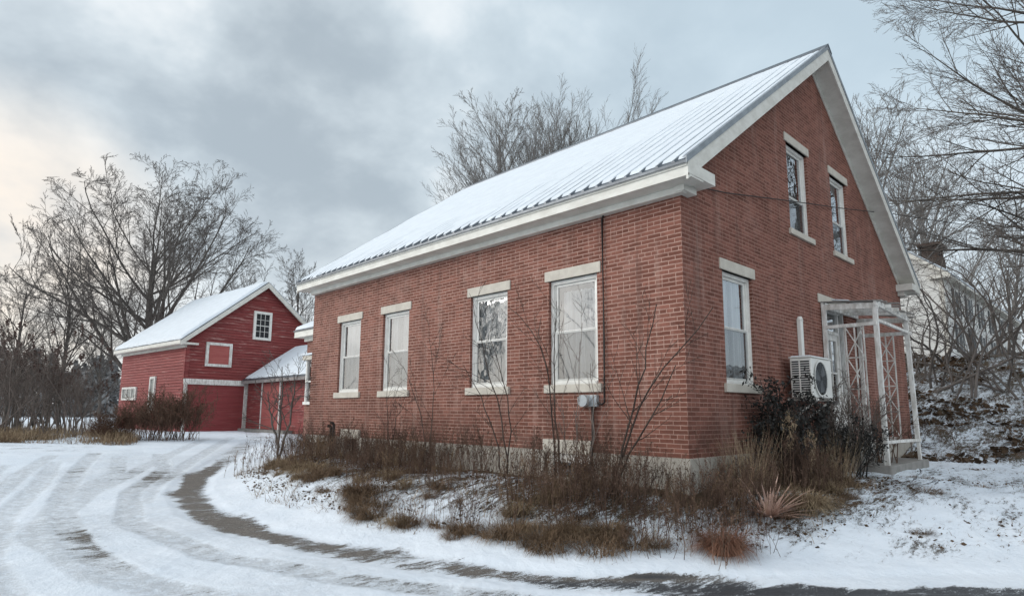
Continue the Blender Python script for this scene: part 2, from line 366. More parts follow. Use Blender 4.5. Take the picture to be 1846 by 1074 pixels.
# ------------------------------------------------------------------ light: overcast late afternoon, veiled sun low on the left
SUN_AZ, SUN_EL = D2R(222), D2R(24)
sd_ = np.array([math.cos(SUN_AZ) * math.cos(SUN_EL), math.sin(SUN_AZ) * math.cos(SUN_EL), math.sin(SUN_EL)])
sl = bpy.data.lights.new('sun', 'SUN'); sl.energy = 1.25; sl.angle = D2R(28); sl.color = (1, .96, .90)
so = bpy.data.objects.new('sun', sl); COL.objects.link(so); so.rotation_euler = Vector(-sd_).to_track_quat('-Z', 'Y').to_euler()
norm_ = lambda v: v / np.linalg.norm(v)
def build_world():
    W = bpy.data.worlds.new('World'); S.world = W; W.use_nodes = True; nt = W.node_tree; nt.nodes.clear()
    t = NT.__new__(NT); t.t = nt; t.m = W
    out = t.n('ShaderNodeOutputWorld'); bg = t.n('ShaderNodeBackground'); bg.inputs[1].default_value = .1
    sky = t.n('ShaderNodeTexSky', sky_type='NISHITA', sun_disc=False, sun_elevation=SUN_EL, sun_rotation=math.atan2(sd_[0], sd_[1]) % (2 * math.pi), air_density=1.0, dust_density=2.0)
    d = t.n('ShaderNodeTexCoord').outputs['Generated']
    sp = t.n('ShaderNodeSeparateXYZ', i_0=d); z = sp.outputs[2]
    zz = t.math('ADD', t.math('MAXIMUM', z, 0), .42)
    pv = t.n('ShaderNodeCombineXYZ', i_0=t.math('DIVIDE', sp.outputs[0], zz), i_1=t.math('DIVIDE', sp.outputs[1], zz), i_2=1.3).outputs[0]
    big = t.noise(1.1, 3, .5, pv, .1); mid = t.noise(3.4, 5, .55, pv, .15); soft = t.noise(9, 4, .55, pv)
    n = t.math('ADD', t.math('ADD', t.math('MULTIPLY', big, .50), t.math('MULTIPLY', mid, .38)), t.math('MULTIPLY', soft, .12))
    f = t.ramp(n, .41, .55)
    c = t.mix(f, (4.05, 4.7, 5.2), (6.3, 7.05, 7.5))
    c = t.mix(t.math('MULTIPLY', t.ramp(n, .50, .60), .95), c, (8.9, 9.2, 9.3))
    # clear side: bluer towards the right of the picture
    right = t.n('ShaderNodeVectorMath', operation='DOT_PRODUCT', i_0=d, i_1=tuple(R0 * .75 + F0 * .45 + Z0 * .5)).outputs['Value']
    c = t.mix(t.math('MULTIPLY', t.ramp(right, .35, 1.0), .7), c, (5.7, 7.1, 8.1))
    # pale band along the horizon
    c = t.mix(t.math('MULTIPLY', t.math('SUBTRACT', 1, t.ramp(z, .02, .36)), .55), c, (7.4, 7.9, 8.3))
    # glow of the veiled sun
    sdv = t.n('ShaderNodeVectorMath', operation='DOT_PRODUCT', i_0=d, i_1=tuple(sd_)).outputs['Value']
    glow = t.math('MULTIPLY', t.ramp(sdv, .84, .99), t.math('ADD', .55, t.math('MULTIPLY', f, .6)))
    c = t.mix(t.math('MULTIPLY', glow, .9, clamp=True), c, (15.2, 15.0, 14.6))
    left = t.n('ShaderNodeVectorMath', operation='DOT_PRODUCT', i_0=d, i_1=tuple(norm_(F0 * .74 - R0 * .64 + Z0 * .19))).outputs['Value']
    c = t.mix(t.math('MULTIPLY', t.ramp(left, .970, 1.0), t.math('ADD', .44, t.math('MULTIPLY', f, .5)), clamp=True), c, (9.6, 8.5, 7.3))
    # the sky behind the viewer is brighter and thinner
    back = t.n('ShaderNodeVectorMath', operation='DOT_PRODUCT', i_0=d, i_1=tuple(-F0)).outputs['Value']
    c = t.mix(t.math('MULTIPLY', t.ramp(back, -.05, .6), .8), c, (12.0, 12.8, 13.4))
    c = t.mix(.88, sky.outputs[0], c)
    nt.links.new(c, bg.inputs[0]); nt.links.new(bg.outputs[0], out.inputs[0])
build_world()
S.view_settings.view_transform = 'Standard'; S.view_settings.look = 'None'; S.view_settings.exposure = 0.22; S.view_settings.gamma = 1
S.render.engine = 'CYCLES'
S.cycles.use_denoising = True
S.cycles.max_bounces = 6; S.cycles.diffuse_bounces = 3; S.cycles.glossy_bounces = 3; S.cycles.transparent_max_bounces = 10
# ------------------------------------------------------------------ terrain
def build_ground():
    th = np.concatenate([np.linspace(-180, -48, 45)[:-1], np.linspace(-48, 48, 760), np.linspace(48, 180, 45)[1:-1]])
    th = np.radians(th)
    r = np.concatenate([[.01, .6, 1.4, 2.2, 3.0], np.geomspace(3.6, 60, 470), np.geomspace(62, 900, 40)])
    TH, RR = np.meshgrid(th, r, indexing='ij')
    X = CAMP[0] + RR * (F0[0] * np.cos(TH) + R0[0] * np.sin(TH)); Y = CAMP[1] + RR * (F0[1] * np.cos(TH) + R0[1] * np.sin(TH))
    Zh = gz(X, Y)
    d, s = poly_dist(X, Y, BAND); sd = d * s
    A = {}
    lawn = sm(1.2, 2.2, X) * sm(.4, 1.0, sd)
    # snow cover
    mound = sm(.9, 1.7, sd + .5 * (fbm(X * .9, Y * .9, 31) - .5))
    snow = 1.10 - .16 * sm(.2, .6, sd) - .30 * mound
    # brown heart of the weed patch
    heart = np.exp(-(((X + 6) / 3.0) ** 2 + ((Y + 1.3) / .75) ** 2)) + np.exp(-(((X + .9) / 1.4) ** 2 + ((Y + .9) / .85) ** 2)) + np.exp(-(((X - .9) / 1.0) ** 2 + ((Y - 1.9) / 1.9) ** 2))
    snow = snow - .26 * np.clip(heart, 0, 1)
    wall = np.maximum(np.maximum(-Y, X), 0) + 0 * X
    out = np.hypot(np.clip(X, 0, 99) + np.clip(-10.5 - X, 0, 99), np.clip(-Y, 0, 99) + np.clip(Y - 10.5, 0, 99))
    snow = snow - .5 * (1 - sm(.15, .5, out))
    gable = sm(1.3, 2.4, X + .25 * (fbm(X * 1.5, Y * 1.5, 33) - .5)) + sm(4.6, 6.5, Y) * sm(.2, .9, X)
    gable = np.clip(gable, 0, 1) * sm(.5, .9, sd)
    snow = snow * (1 - gable) + gable * (.90 - .34 * fbm(X * .7, Y * .7, 35))
    # hill bank on the right: brown litter and snow
    bk = sm(8.6, 10.5, Y + .22 * X) * sm(-14, -8, X)
    snow = snow * (1 - bk) + bk * (.50 - .06 * sm(15, 20, Y) + .12 * (fbm(X * .5, Y * .5, 37) - .5))
    # gravel wheel-line kept bare
    wide = .06 + .36 * fbm(X * .6, Y * .6, 41) + .12 * (fbm(X * 3, Y * 3, 42) - .5)
    bare = (1 - sm(wide * .35, wide * 1.9, d)) * sm(-16, -11, X) * (1 - sm(1.2, 2.2, X))
    bare2 = (1 - sm(.2, .55, d)) * (1 - sm(-16, -11, X)) * sm(-32, -26, X) * .40
    snow = snow * (1 - np.clip(bare, 0, 1)) + np.clip(bare, 0, 1) * (.29 + .14 * sm(-3.5, .5, X) + .18 * sm(.5, .62, fbm(X * 1.4, Y * 1.4, 44)))
    snow = snow - bare2
    # driven lot
    lot = (1 - sm(.0, .5, sd)) * (1 - sm(25, 34, np.hypot(X - 4, Y + 7)))
    trk = np.zeros_like(X)
    for k, T in enumerate(TRACKS):
        td, ts = poly_dist(X, Y, T); trk = np.maximum(trk, (1 - sm(.12, .22, td)) * (1. if k < 2 else .6))
        td2, _ = poly_dist(X, Y, [(a + .25, b - 1.05) for a, b in T]); trk = np.maximum(trk, (1 - sm(.12, .22, td2)) * .7)
    snow = snow - lot * trk * (.24 + .45 * (fbm(X * .5, Y * .5, 43) - .45))
    snow = snow - lot * .10 * sm(.5, .7, fbm(X * .4 + 5, Y * .4, 45))
    patch = np.exp(-(((X + 11) / 2.4) ** 2 + ((Y + 3.0) / .8) ** 2)) * .33 + np.exp(-(((X + 4.6) / 1.3) ** 2 + ((Y + 5.5) / .25) ** 2)) * .36
    snow = snow - lot * patch
    # street
    depth = (X - CAMP[0]) * F0[0] + (Y - CAMP[1]) * F0[1]; rr = (X - CAMP[0]) * R0[0] + (Y - CAMP[1]) * R0[1]
    street = (1 - sm(5.72, 5.95, depth + .35 * (fbm(X * 1.7, Y * 1.7, 47) - .5) + .0)) * sm(.2, 1.6, rr + 1.0 * (fbm(X * 1.2, Y * 1.2, 49) - .5))
    street_all = (1 - sm(5.85, 6.05, depth)) * sm(-.4, .3, rr)
    snow = snow * (1 - street) + street * (.43 - .16 * sm(1.2, 2.2, rr))
    wet = np.exp(-((depth - 6.12) / .08) ** 2) * np.exp(-((rr - 1.35) / .35) ** 2)
    snow = snow - .75 * wet
    inside = (X > -10.4) & (X < -.1) & (Y > .1) & (Y < 10.4)
    snow = np.where(inside, 0, snow)
    litter = np.clip(sm(.75, 1.2, sd) + bk, 0, 1) * (1 - street_all)
    far = sm(26, 40, np.hypot(X - 4, Y + 7)) * (X < -12)
    litter = np.maximum(litter, far)
    brushm = sm(-15.5, -18.5, X + 0) if False else sm(15.5, 18.5, -X) * sm(.3, 1.8, -sd - (1.6 + (-X - 15) * .25) + 1.2 * (fbm(X * .7, Y * .7, 55) - .5))
    snow = snow - .34 * brushm
    litter = np.maximum(litter, brushm)
    A['snow'] = snow; A['litter'] = litter; A['asphalt'] = np.maximum(street_all, np.clip(wet, 0, 1)); A['track'] = np.clip(lot * (trk * 1.1 + .16 + .4 * sm(.45, .7, fbm(X * .35, Y * .35, 51))), 0, 1)
    n0, n1 = X.shape
    idx = np.arange(n0 * n1).reshape(n0, n1); nx = np.roll(idx, -1, 0)
    Fc = np.stack([idx[:, :-1], idx[:, 1:], nx[:, 1:], nx[:, :-1]], -1)
    cx = X[:, :-1]; cdep = depth[:, :-1]; cr_ = rr[:, :-1]; csd = sd[:, :-1]; cY = Y[:, :-1]
    reg = np.zeros(cx.shape, int)
    reg[(csd < .45) & (cx > -34) & (cY < 8)] = 1
    dist = np.hypot(cx - CAMP[0], cY - CAMP[1])
    reg[(reg == 1) & (cx < -15) & (csd < -(2.4 + (-cx - 15) * .25))] = 0
    reg[(cdep < 5.95) & (cr_ > -.2)] = 2
    reg[(cY > 9.6) & (cx > -12) & (reg == 0)] = 3
    co = np.stack([X, Y, Zh], -1).reshape(-1, 3)
    for k, nm in enumerate(('ground', 'driveway', 'road', 'hillside')):
        f = Fc[reg == k]
        used = np.unique(f); mp = np.full(n0 * n1, -1); mp[used] = np.arange(len(used))
        me = mesh_np(nm, co[used], mp[f])
        for an, av in A.items():
            a = me.attributes.new(an, 'FLOAT', 'POINT'); a.data.foreach_set('value', av.ravel()[used].astype(np.float32))
        tag(link(nm, me, M['ground'], smooth=True), kind='structure')
build_ground()
# ------------------------------------------------------------------ the brick house
L, Wd = 10.49, 10.46
SL = .713; RY = Wd / 2; EO = .39; RO = .35
rz_ = lambda y: 3.80 + SL * ((y + EO) if y <= RY else (Wd + EO - y))    # top of the roof sheet
house = empty('brick_house', (0, 0, 0), 'red brick gabled house with long snow-covered metal roof and cream eaves', 'house')
WX = {'w': .97, 'lw': 1.128, 'c': (-8.661, -6.7675, -3.8536, -1.9193)}
ZW0, ZW1 = .997, 2.648
UZ0, UZ1 = 3.826, 5.465
front = lambda u, n, z: (u, -n, z)
gab = lambda u, n, z: (n, u, z)
h = WX['w'] / 2
holes_f = [(c - h, c + h, ZW0, ZW1) for c in WX['c']]
holes_g = [(1.5817 - h, 1.5817 + h, ZW0, ZW1), (4.2136 - h, 4.2136 + h, UZ0, UZ1), (6.3912 - h, 6.3912 + h, UZ0, UZ1), (4.98, 6.34, -.08, ZW1)]
def clip(poly, f):
    out = []
    for i in range(len(poly)):
        a, b = poly[i], poly[(i + 1) % len(poly)]; fa, fb = f(a), f(b)
        if fa >= 0: out.append(a)
        if (fa >= 0) != (fb >= 0):
            t = fa / (fa - fb); out.append((a[0] + (b[0] - a[0]) * t, a[1] + (b[1] - a[1]) * t))
    return out
def wall_with_holes(mb, u0, u1, z0, z1, holes, depth, gable=None, flip=False):
    us = sorted({u0, u1, *[x for q in holes for x in q[:2]]}); zs = sorted({z0, z1, *[x for q in holes for x in q[2:]]})
    for a, b in zip(us[:-1], us[1:]):
        for c, d in zip(zs[:-1], zs[1:]):
            if any(q[0] <= a and b <= q[1] and q[2] <= c and d <= q[3] for q in holes): continue
            p = [(a, c), (b, c), (b, d), (a, d)]
            if gable:
                p = clip(p, lambda q: gable(0) + SL * q[0] - q[1]); 
                if len(p) > 2: p = clip(p, lambda q: gable(1) - SL * q[0] - q[1])
            if len(p) > 2: mb.poly([(q[0], 0, q[1]) for q in p])
    for (a, b, c, d) in holes:
        for p, q in (((a, c), (b, c)), ((b, c), (b, d)), ((b, d), (a, d)), ((a, d), (a, c))):
            mb.quad((p[0], 0, p[1]), (q[0], 0, q[1]), (q[0], -depth, q[1]), (p[0], -depth, p[1]))
wf = MB(front); wall_with_holes(wf, -L, 0, 0, 3.60, holes_f, .14)
wg = MB(gab)
g0 = rz_(0) - .06; wall_with_holes(wg, 0, Wd, 0, 7.6, holes_g, .16, gable=lambda k: g0 if k == 0 else g0 + SL * Wd)
wf.v += []; o = len(wf.v); wf.M = None; wf.add(wg.v, wg.f)
wf.quad((-L, 0, 0), (-L, 0, 3.6), (-L, Wd, 3.6), (-L, Wd, 0)); wf.poly([(-L, 0, 3.6), (-L, RY, 7.4), (-L, Wd, 3.6)]); wf.quad((-L, Wd, 0), (-L, Wd, 3.6), (0, Wd, 3.6), (0, Wd, 0))
obj('wall', wf, M['brick'], house)
fm = MB(); T = .035
BWX = (-2.30, -1.56)
for (a, b) in ((-L - T, -8.52), (-8.09, BWX[0]), (BWX[1], T)): fm.box(a, b, -T, .2, -1.3, -.002)
for (a, b) in ((-8.52, -8.09), BWX): fm.box(a, b, -T, .2, -1.3, -.40)
fm.box(-8.52, -8.09, -T, .2, -.03, -.002); 
fm.box(-.2, T, .2, Wd + T, -1.3, -.002); fm.box(-L - T, -L + .2, .2, Wd + T, -1.3, -.002); fm.box(-L + .2, -.2, Wd - .2, Wd + T, -1.3, -.002)
obj('foundation', fm, M['found'], house)
def stone_block(name, M_, u0, u1, z0, z1, n0, n1, parent=house, mat='stone'):
    b = MB(M_); b.box(u0, u1, n0, n1, z0, z1)
    return obj(name, b, M[mat], parent, bevel=.008)
def curtain_bm(mb, u0, u1, z0, z1, n, amp=.028, k=10, ph=0.):
    us = np.linspace(u0, u1, 60); 
    nn = n + amp * (np.sin((us - u0) / (u1 - u0) * k * 2 * np.pi + ph) * .6 + np.sin((us - u0) * 23 + ph * 2) * .4)
    for i in range(len(us) - 1):
        mb.quad((us[i], nn[i], z0), (us[i + 1], nn[i + 1], z0), (us[i + 1], nn[i + 1], z1), (us[i], nn[i], z1))
def window(M_, c, z0, z1, w, curtain, lab=None, rail=.50, upper=False, screen=True):
    """casing > sash, glass, screen, curtain; lintel and sill of stone"""
    u0, u1 = c - w / 2, c + w / 2
    f = MB(M_)
    a = .055; nb, nf = -.135, -.055
    f.box(u0, u0 + a, nb, nf, z0, z1); f.box(u1 - a, u1, nb, nf, z0, z1); f.box(u0 + a, u1 - a, nb, nf, z1 - a, z1); f.box(u0 + a, u1 - a, nb, nf + .02, z0, z0 + .05)
    f.box(u0 + a, u0 + a + .018, nb, nf - .02, z0 + .05, z1 - a); f.box(u1 - a - .018, u1 - a, nb, nf - .02, z0 + .05, z1 - a)
    win = obj('window', f, M['white'], house)
    if lab: win['label'] = lab
    i0, i1 = u0 + a + .018, u1 - a - .018; zb, zt = z0 + .05, z1 - a; zm = zb + (zt - zb) * rail
    sfr = MB(M_); st = .042
    for (p, q, n_) in ((zb, zm + .02, -.098), (zm - .02, zt, -.118)):
        sfr.box(i0, i0 + st, n_, n_ + .022, p, q); sfr.box(i1 - st, i1, n_, n_ + .022, p, q); sfr.box(i0 + st, i1 - st, n_, n_ + .022, q - st, q); sfr.box(i0 + st, i1 - st, n_, n_ + .022, p, p + st)
    obj('sash', sfr, M['white'], win)
    g = MB(M_)
    g.quad((i0 + st, -.090, zb + st), (i1 - st, -.090, zb + st), (i1 - st, -.090, zm - st + .02), (i0 + st, -.090, zm - st + .02))
    g.quad((i0 + st, -.110, zm + st - .02), (i1 - st, -.110, zm + st - .02), (i1 - st, -.110, zt - st), (i0 + st, -.110, zt - st))
    obj('pane', g, M['glass'], win)
    if screen:
        s = MB(M_); s.quad((i0 + .01, -.074, zb + .01), (i1 - .01, -.074, zb + .01), (i1 - .01, -.074, zm + .01), (i0 + .01, -.074, zm + .01)); obj('insect_screen', s, M['screen'], win)
    cu = MB(M_)
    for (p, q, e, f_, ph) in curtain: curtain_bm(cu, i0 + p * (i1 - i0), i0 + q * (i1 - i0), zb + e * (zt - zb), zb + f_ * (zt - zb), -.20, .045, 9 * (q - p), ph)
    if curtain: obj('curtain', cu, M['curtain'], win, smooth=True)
    lw = WX['lw']
    hgt = .166 if not upper else .157
    stone_block('lintel', M_, c - lw / 2, c + lw / 2, z1, z1 + hgt, -.12, .022)
    stone_block('sill', M_, c - lw / 2, c + lw / 2, z0 - .126 if not upper else z0 - .104, z0, -.14, .045)
    return win
window(front, WX['c'][0], ZW0, ZW1, WX['w'], [(0, 1, .0, 1, 0)])
window(front, WX['c'][1], ZW0, ZW1, WX['w'], [(0, .42, .0, 1, 1), (.5, 1, 0, 1, 2)])
window(front, WX['c'][2], ZW0, ZW1, WX['w'], [(.0, 1, .0, 1, .7)])
window(front, WX['c'][3], ZW0, ZW1, WX['w'], [(.10, 1, .0, .93, 2.1)], lab='widest looking front window with full white curtain')
window(gab, 1.5817, ZW0, ZW1, WX['w'], [(0, .46, 0, 1, .3), (.60, 1, 0, 1, 1.4)], lab='ground floor gable window')
window(gab, 4.2136, UZ0, UZ1, WX['w'], [(.45, .8, 0, .55, .4)], upper=True, lab='taller looking upper gable window', rail=.40)
window(gab, 6.3912, UZ0, UZ1, WX['w'], [(.0, 1, 0, .5, 1.5)], upper=True, lab='upper gable window nearest the ridge slope', rail=.42)
stone_block('lintel', gab, 4.81, 6.5, ZW1, 2.814, -.12, .022)
# front door in its recess
dm = MB(gab); dm.box(5.0, 5.06, -.16, -.06, -.08, ZW1); dm.box(6.28, 6.335, -.16, -.06, -.08, ZW1); dm.box(5.06, 6.28, -.16, -.06, 2.55, ZW1 - .003)
dm.box(5.06, 5.24, -.15, -.09, -.08, .9); dm.box(6.10, 6.28, -.15, -.09, -.08, .9); dm.box(5.24, 5.30, -.15, -.08, -.08, 2.55); dm.box(6.04, 6.10, -.15, -.08, -.08, 2.55); dm.box(5.30, 6.04, -.15, -.08, 2.12, 2.18)
dfr = obj('door_frame', dm, M['old_white'], house)
d2 = MB(gab); d2.box(5.30, 6.04, -.14, -.10, -.06, .75); d2.box(5.30, 5.42, -.14, -.10, .75, 2.12); d2.box(5.92, 6.04, -.14, -.10, .75, 2.12); d2.box(5.42, 5.92, -.14, -.10, 2.0, 2.12); d2.box(5.655, 5.685, -.135, -.105, .75, 2.0); d2.box(5.42, 5.655, -.135, -.105, 1.35, 1.38); d2.box(5.685, 5.92, -.135, -.105, 1.35, 1.38)
fd = obj('door', d2, M['old_white'], house)
d3 = MB(gab); d3.quad((5.42, -.125, .75), (5.92, -.125, .75), (5.92, -.125, 2.0), (5.42, -.125, 2.0)); d3.quad((5.06, -.125, .9), (5.24, -.125, .9), (5.24, -.125, 2.55), (5.06, -.125, 2.55)); d3.quad((6.10, -.125, .9), (6.28, -.125, .9), (6.28, -.125, 2.55), (6.10, -.125, 2.55)); d3.quad((5.30, -.125, 2.18), (6.04, -.125, 2.18), (6.04, -.125, 2.55), (5.30, -.125, 2.55))
obj('pane', d3, M['glass'], fd)
hk = MB(gab); hk.disc((5.37, -.06, .98), (0, 1, 0), .03, 12); hk.tube([(5.37, -.10, .98), (5.37, -.062, .98)], .022, 10); obj('handle', hk, M['ac_dark'], fd)
# basement openings
bl = obj('basement_window', MB().box(-2.50, -1.545, -.055, .0, -.04, .165), M['stone'], house, bevel=.01)
b2 = MB(); b2.box(BWX[0], BWX[1], -.025, .05, -.165, -.045); b2.box(BWX[1] - .06, BWX[1], -.02, .05, -.40, -.165); b2.box(BWX[0], BWX[0] + .05, -.02, .05, -.40, -.165); b2.box(-1.95, -1.92, -.01, .04, -.40, -.165)
obj('frame', b2, M['old_white'], bl); b3 = MB(); b3.quad((BWX[0], .06, -.4), (BWX[1], .06, -.4), (BWX[1], .06, -.05), (BWX[0], .06, -.05)); obj('pane', b3, M['glass'], bl)
bl = obj('basement_window', MB().box(-8.80, -8.0, -.055, .0, -.032, .17), M['stone'], house, bevel=.01)
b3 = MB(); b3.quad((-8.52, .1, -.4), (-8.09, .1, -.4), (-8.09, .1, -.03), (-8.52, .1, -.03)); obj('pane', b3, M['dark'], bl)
for px_, ht in ((-8.94, .24), (-9.06, .17)):
    vp = MB(); vp.tube([(px_, -.14, -.5), (px_, -.14, ht), (px_ - .01, -.16, ht + .06), (px_ - .03, -.22, ht + .07)], .035, 10); obj('vent_pipe', vp, M['cable'], house, smooth=True)
# roof: ribbed sheet, ridge cap, rake flashing, snow
X0R, X1R = -L - .22, RO
UE = Wd + EO
rb = MB()
for (ya, yb) in ((-EO - .05, RY), (UE + .05, RY)):
    za = 3.80 - SL * .05; zb_ = rz_(RY)
    rb.quad((X0R, ya, za), (X1R, ya, za), (X1R, yb, zb_), (X0R, yb, zb_)); rb.quad((X0R, ya, za - .035), (X1R, ya, za - .035), (X1R, yb, zb_ - .035), (X0R, yb, zb_ - .035))
    rb.quad((X0R, ya, za - .035), (X1R, ya, za - .035), (X1R, ya, za), (X0R, ya, za))
rib_x = [.17 - .25 * k for k in range(44)]
rib_x = [x for x in rib_x if x > X0R + .05]
for x in rib_x:
    a = (x, -EO - .052, 3.80 - SL * .052); b = (x, RY, rz_(RY)); p = []
    for dx, dz in ((-.03, 0), (-.014, .034), (.014, .034), (.03, 0)): p.append((x + dx, a[1], a[2] + dz))
    rb.prism(p, (0, b[1] - a[1], b[2] - a[2]))
roof = obj('roof', rb, M['metal'], house)
rc = MB()
for s in (-1, 1): rc.prism([(X0R - .02, RY, rz_(RY) + .075), (X0R - .02, RY + s * .17, rz_(RY) + .065 - SL * .17), (X0R - .02, RY + s * .17, rz_(RY) + .03 - SL * .17), (X0R - .02, RY, rz_(RY) + .035)], (X1R - X0R + .04, 0, 0))
obj('ridge_cap', rc, M['metal'], house)
for xx in (X1R - .045, X0R - .012):
    rf = MB()
    for (ya, yb) in ((-EO - .05, RY), (UE + .05, RY)):
        rf.prism([(xx, ya, rz_(-EO) - SL * .05 + .048), (xx + .057, ya, rz_(-EO) - SL * .05 + .048), (xx + .057, ya, rz_(-EO) - SL * .05 - .045), (xx + .047, ya, rz_(-EO) - SL * .05 - .045), (xx + .047, ya, rz_(-EO) - SL * .05 + .036), (xx, ya, rz_(-EO) - SL * .05 + .036)], (0, yb - ya, SL * (RY + EO + .05)))
    obj('rake_flashing', rf, M['flash'], house)
def roof_snow():
    nx, ny = 1100, 90
    xs = np.linspace(X0R + .03, X1R - .055, nx); ts = np.concatenate([np.linspace(0, .12, 34)[:-1], np.linspace(.12, 1, ny - 33)])
    Xg, Tg = np.meshgrid(xs, ts, indexing='ij')
    y0, y1 = -EO - .015, RY - .16
    edge = .02 + .06 * fbm(xs * 3, xs * 0, 61) ** 1.5 + .05 * sm(.55, .8, vnoise(xs * .7, xs * 0, 62)); edge = np.where((xs > -9.95) & (xs < -9.55), -.035, edge)
    Yg = (y0 + edge[:, None]) + Tg * (y1 - y0 - edge[:, None])
    dist = np.min(np.abs(Xg[..., None] - np.array(rib_x)), -1)
    tl = np.clip((Yg + EO) / (RY + EO), 0, 1)
    right = sm(-3.6, .2, Xg)
    bare_len = .035 + .28 * vnoise(np.round((Xg - .17) / .25), Xg * 0, 63) ** 2 + .95 * right ** .9
    expose = (1 - sm(bare_len * .55, bare_len, tl + .10 * (fbm(Xg * 2, tl * 6, 64) - .5)))
    hh = .050 + .026 * (fbm(Xg * 1.3, Yg * 1.3, 65) - .5) + .012 * (fbm(Xg * 4, Yg * 1.2, 68) - .5) + .006 * (fbm(Xg * 8, Yg * 8, 66) - .5)
    hh = hh - expose * .052 * (1 - sm(.014, .028, dist)) - expose * .006
    rim = np.minimum(sm(0, .05, Tg * 6.9), 1) * sm(0, .04, Xg - X0R - .03) * sm(0, .05, X1R - .055 - Xg) * sm(0, .02, 1 - Tg)
    hh = hh * (.12 + .88 * rim)
    Zg = 3.80 + SL * (Yg + EO) + hh
    idx = np.arange(Xg.size).reshape(Xg.shape)
    F = np.stack([idx[:-1, :-1], idx[1:, :-1], idx[1:, 1:], idx[:-1, 1:]], -1).reshape(-1, 4)
    me = mesh_np('roof_snow', np.stack([Xg, Yg, Zg], -1).reshape(-1, 3), F)
    link('roof_snow', me, M['snow'], roof, smooth=True)
roof_snow()
# eaves, returns and rake boards
for (s, yb) in ((1, 0), (-1, Wd)):
    ev = MB()
    Y = lambda q: yb + s * q
    def bx(x0, x1, a, b, z0, z1): ev.box(x0, x1, min(Y(a), Y(b)), max(Y(a), Y(b)), z0, z1)
    bx(X0R, RO, -EO, -EO + .03, 3.575, 3.745)          # fascia
    bx(X0R, RO - .012, -EO - .018, -EO - .001, 3.70, 3.755)        # crown strip
    bx(X0R, RO - .002, -EO + .03, .0, 3.575, 3.60)      # soffit
    bx(-L, .10, -.12, -.001, 3.485, 3.573)            # bed mould
    obj('fascia', ev, M['trim'], house)
for (a, b) in ((-EO, .31), (Wd - .31, Wd + EO)):
    rt = MB()
    rt.box(.001, RO + .004, a + .003, b, 3.602, 3.765)
    rt.box(.001, .14, (a + .25 if a < 0 else a + .12), (b - .12 if a < 0 else b - .25), 3.50, 3.60)
    obj('cornice_return', rt, M['trim'], house)
for s, yb in ((1, 0), (-1, Wd)):
    y_a, y_b = yb - s * (EO - .002), RY; za, zb_ = 3.80 + SL * .0, rz_(RY)
    for x0, x1 in ((X0R, X0R + .03), (RO - .03, RO)):
        rk = MB()
        rk.prism([(x0, y_a, za - .04), (x0, y_a, za - .04 - .235), (x0, y_b, zb_ - .04 - .235), (x0, y_b, zb_ - .04)], (x1 - x0, 0, 0))
        if x0 < 0: obj('rake_board', rk, M['trim'], house)
    y_a, y_b = yb - s * .30, RY; za, zb_ = rz_(0) - SL * .30, rz_(RY)
    rk.prism([(.0, y_a, za - .245), (.0, y_a, za - .225), (.0, y_b, zb_ - .225), (.0, y_b, zb_ - .245)], (RO - .032, 0, 0))
    rk.prism([(.0, yb + s * .05, rz_(0.05) - .247), (.0, yb + s * .05, rz_(.05) - .247 - .13), (.0, y_b, zb_ - .247 - .13), (.0, y_b, zb_ - .247)], (.02, 0, 0))
    obj('rake_board', rk, M['trim'], house)
ip = MB(); ip.box(-L + .3, -.4, .75, .77, -.3, 3.4); ip.box(-.82, -.80, .8, Wd - .8, -.3, 3.5); ip.box(-.82, -.80, 3.2, Wd - 3.2, 3.5, 5.6); obj('partition', ip, M['dark'], house)

# ------------------------------------------------------------------ meter, cable, heat pump
mt = empty('meter_box', (-1.57, 0, .74), 'small grey electric meter box with thin dark cable on brick wall', 'meter box')
m1 = MB(); m1.box(-1.74, -1.42, -.07, -.001, .66, .83); obj('base_plate', m1, M['box'], mt, bevel=.01)
m1 = MB(); m1.tube([(-1.60, -.07, .745), (-1.60, -.17, .745)], .085, 20); m1.disc((-1.60, -.17, .745), (0, -1, 0), .085, 20); m1.box(-1.73, -1.66, -.12, -.071, .69, .80); obj('meter_socket', m1, M['box'], mt, smooth=False)
m1 = MB(); m1.tube([(-1.42, -.04, .72), (-1.34, -.05, .69), (-1.30, -.035, .72), (-1.295, -.03, 1.6), (-1.30, -.03, 3.44), (-1.26, -.04, 3.50), (-1.15, -.1, 3.53)], .016, 8); obj('cable', m1, M['cable'], mt, smooth=True)
m1 = MB(); m1.tube([(-1.51, -.04, .66), (-1.51, -.04, .2), (-1.52, -.07, .05), (-1.52, -.075, -.6)], .022, 8); obj('conduit', m1, M['cable'], mt, smooth=True)
cbl = MB(); cp = [(.02, .30, 3.70), (.05, 1.25, 3.83), (.06, 3.54, 4.28), (.07, 6.6, 4.86), (.1, 9.76, 5.49), (1.5, 16, 6.1), (5, 26, 7.4)]
cbl.tube(cp, .009, 6); co_ = obj('cable', cbl, M['cable']); tag(co_, 'thin black service cable slanting across the gable bricks', 'cable')
hp = empty('heat_pump', (.2, 3.49, .8), 'white outdoor heat pump with black fan grille on gable wall', 'heat pump')
HX0, HX1, HY0, HY1, HZ0, HZ1 = .11, .45, 3.06, 3.94, .83, 1.47
b = MB(); b.box(HX0, HX1, HY0, HY1, HZ0, HZ1); body = obj('casing', b, M['ac'], hp, bevel=.02)
b = MB(); b.box(HX0 - .012, HX1 + .012, HY0 - .012, HY1 + .012, HZ1 + .001, HZ1 + .022); obj('lid', b, M['ac'], hp, bevel=.008)
b = MB(); b.box(HX0 + .01, HX1 - .03, HY0 + .03, HY1 - .04, HZ1 + .0225, HZ1 + .04); obj('lid_snow', b, M['snow'], hp, bevel=.012)
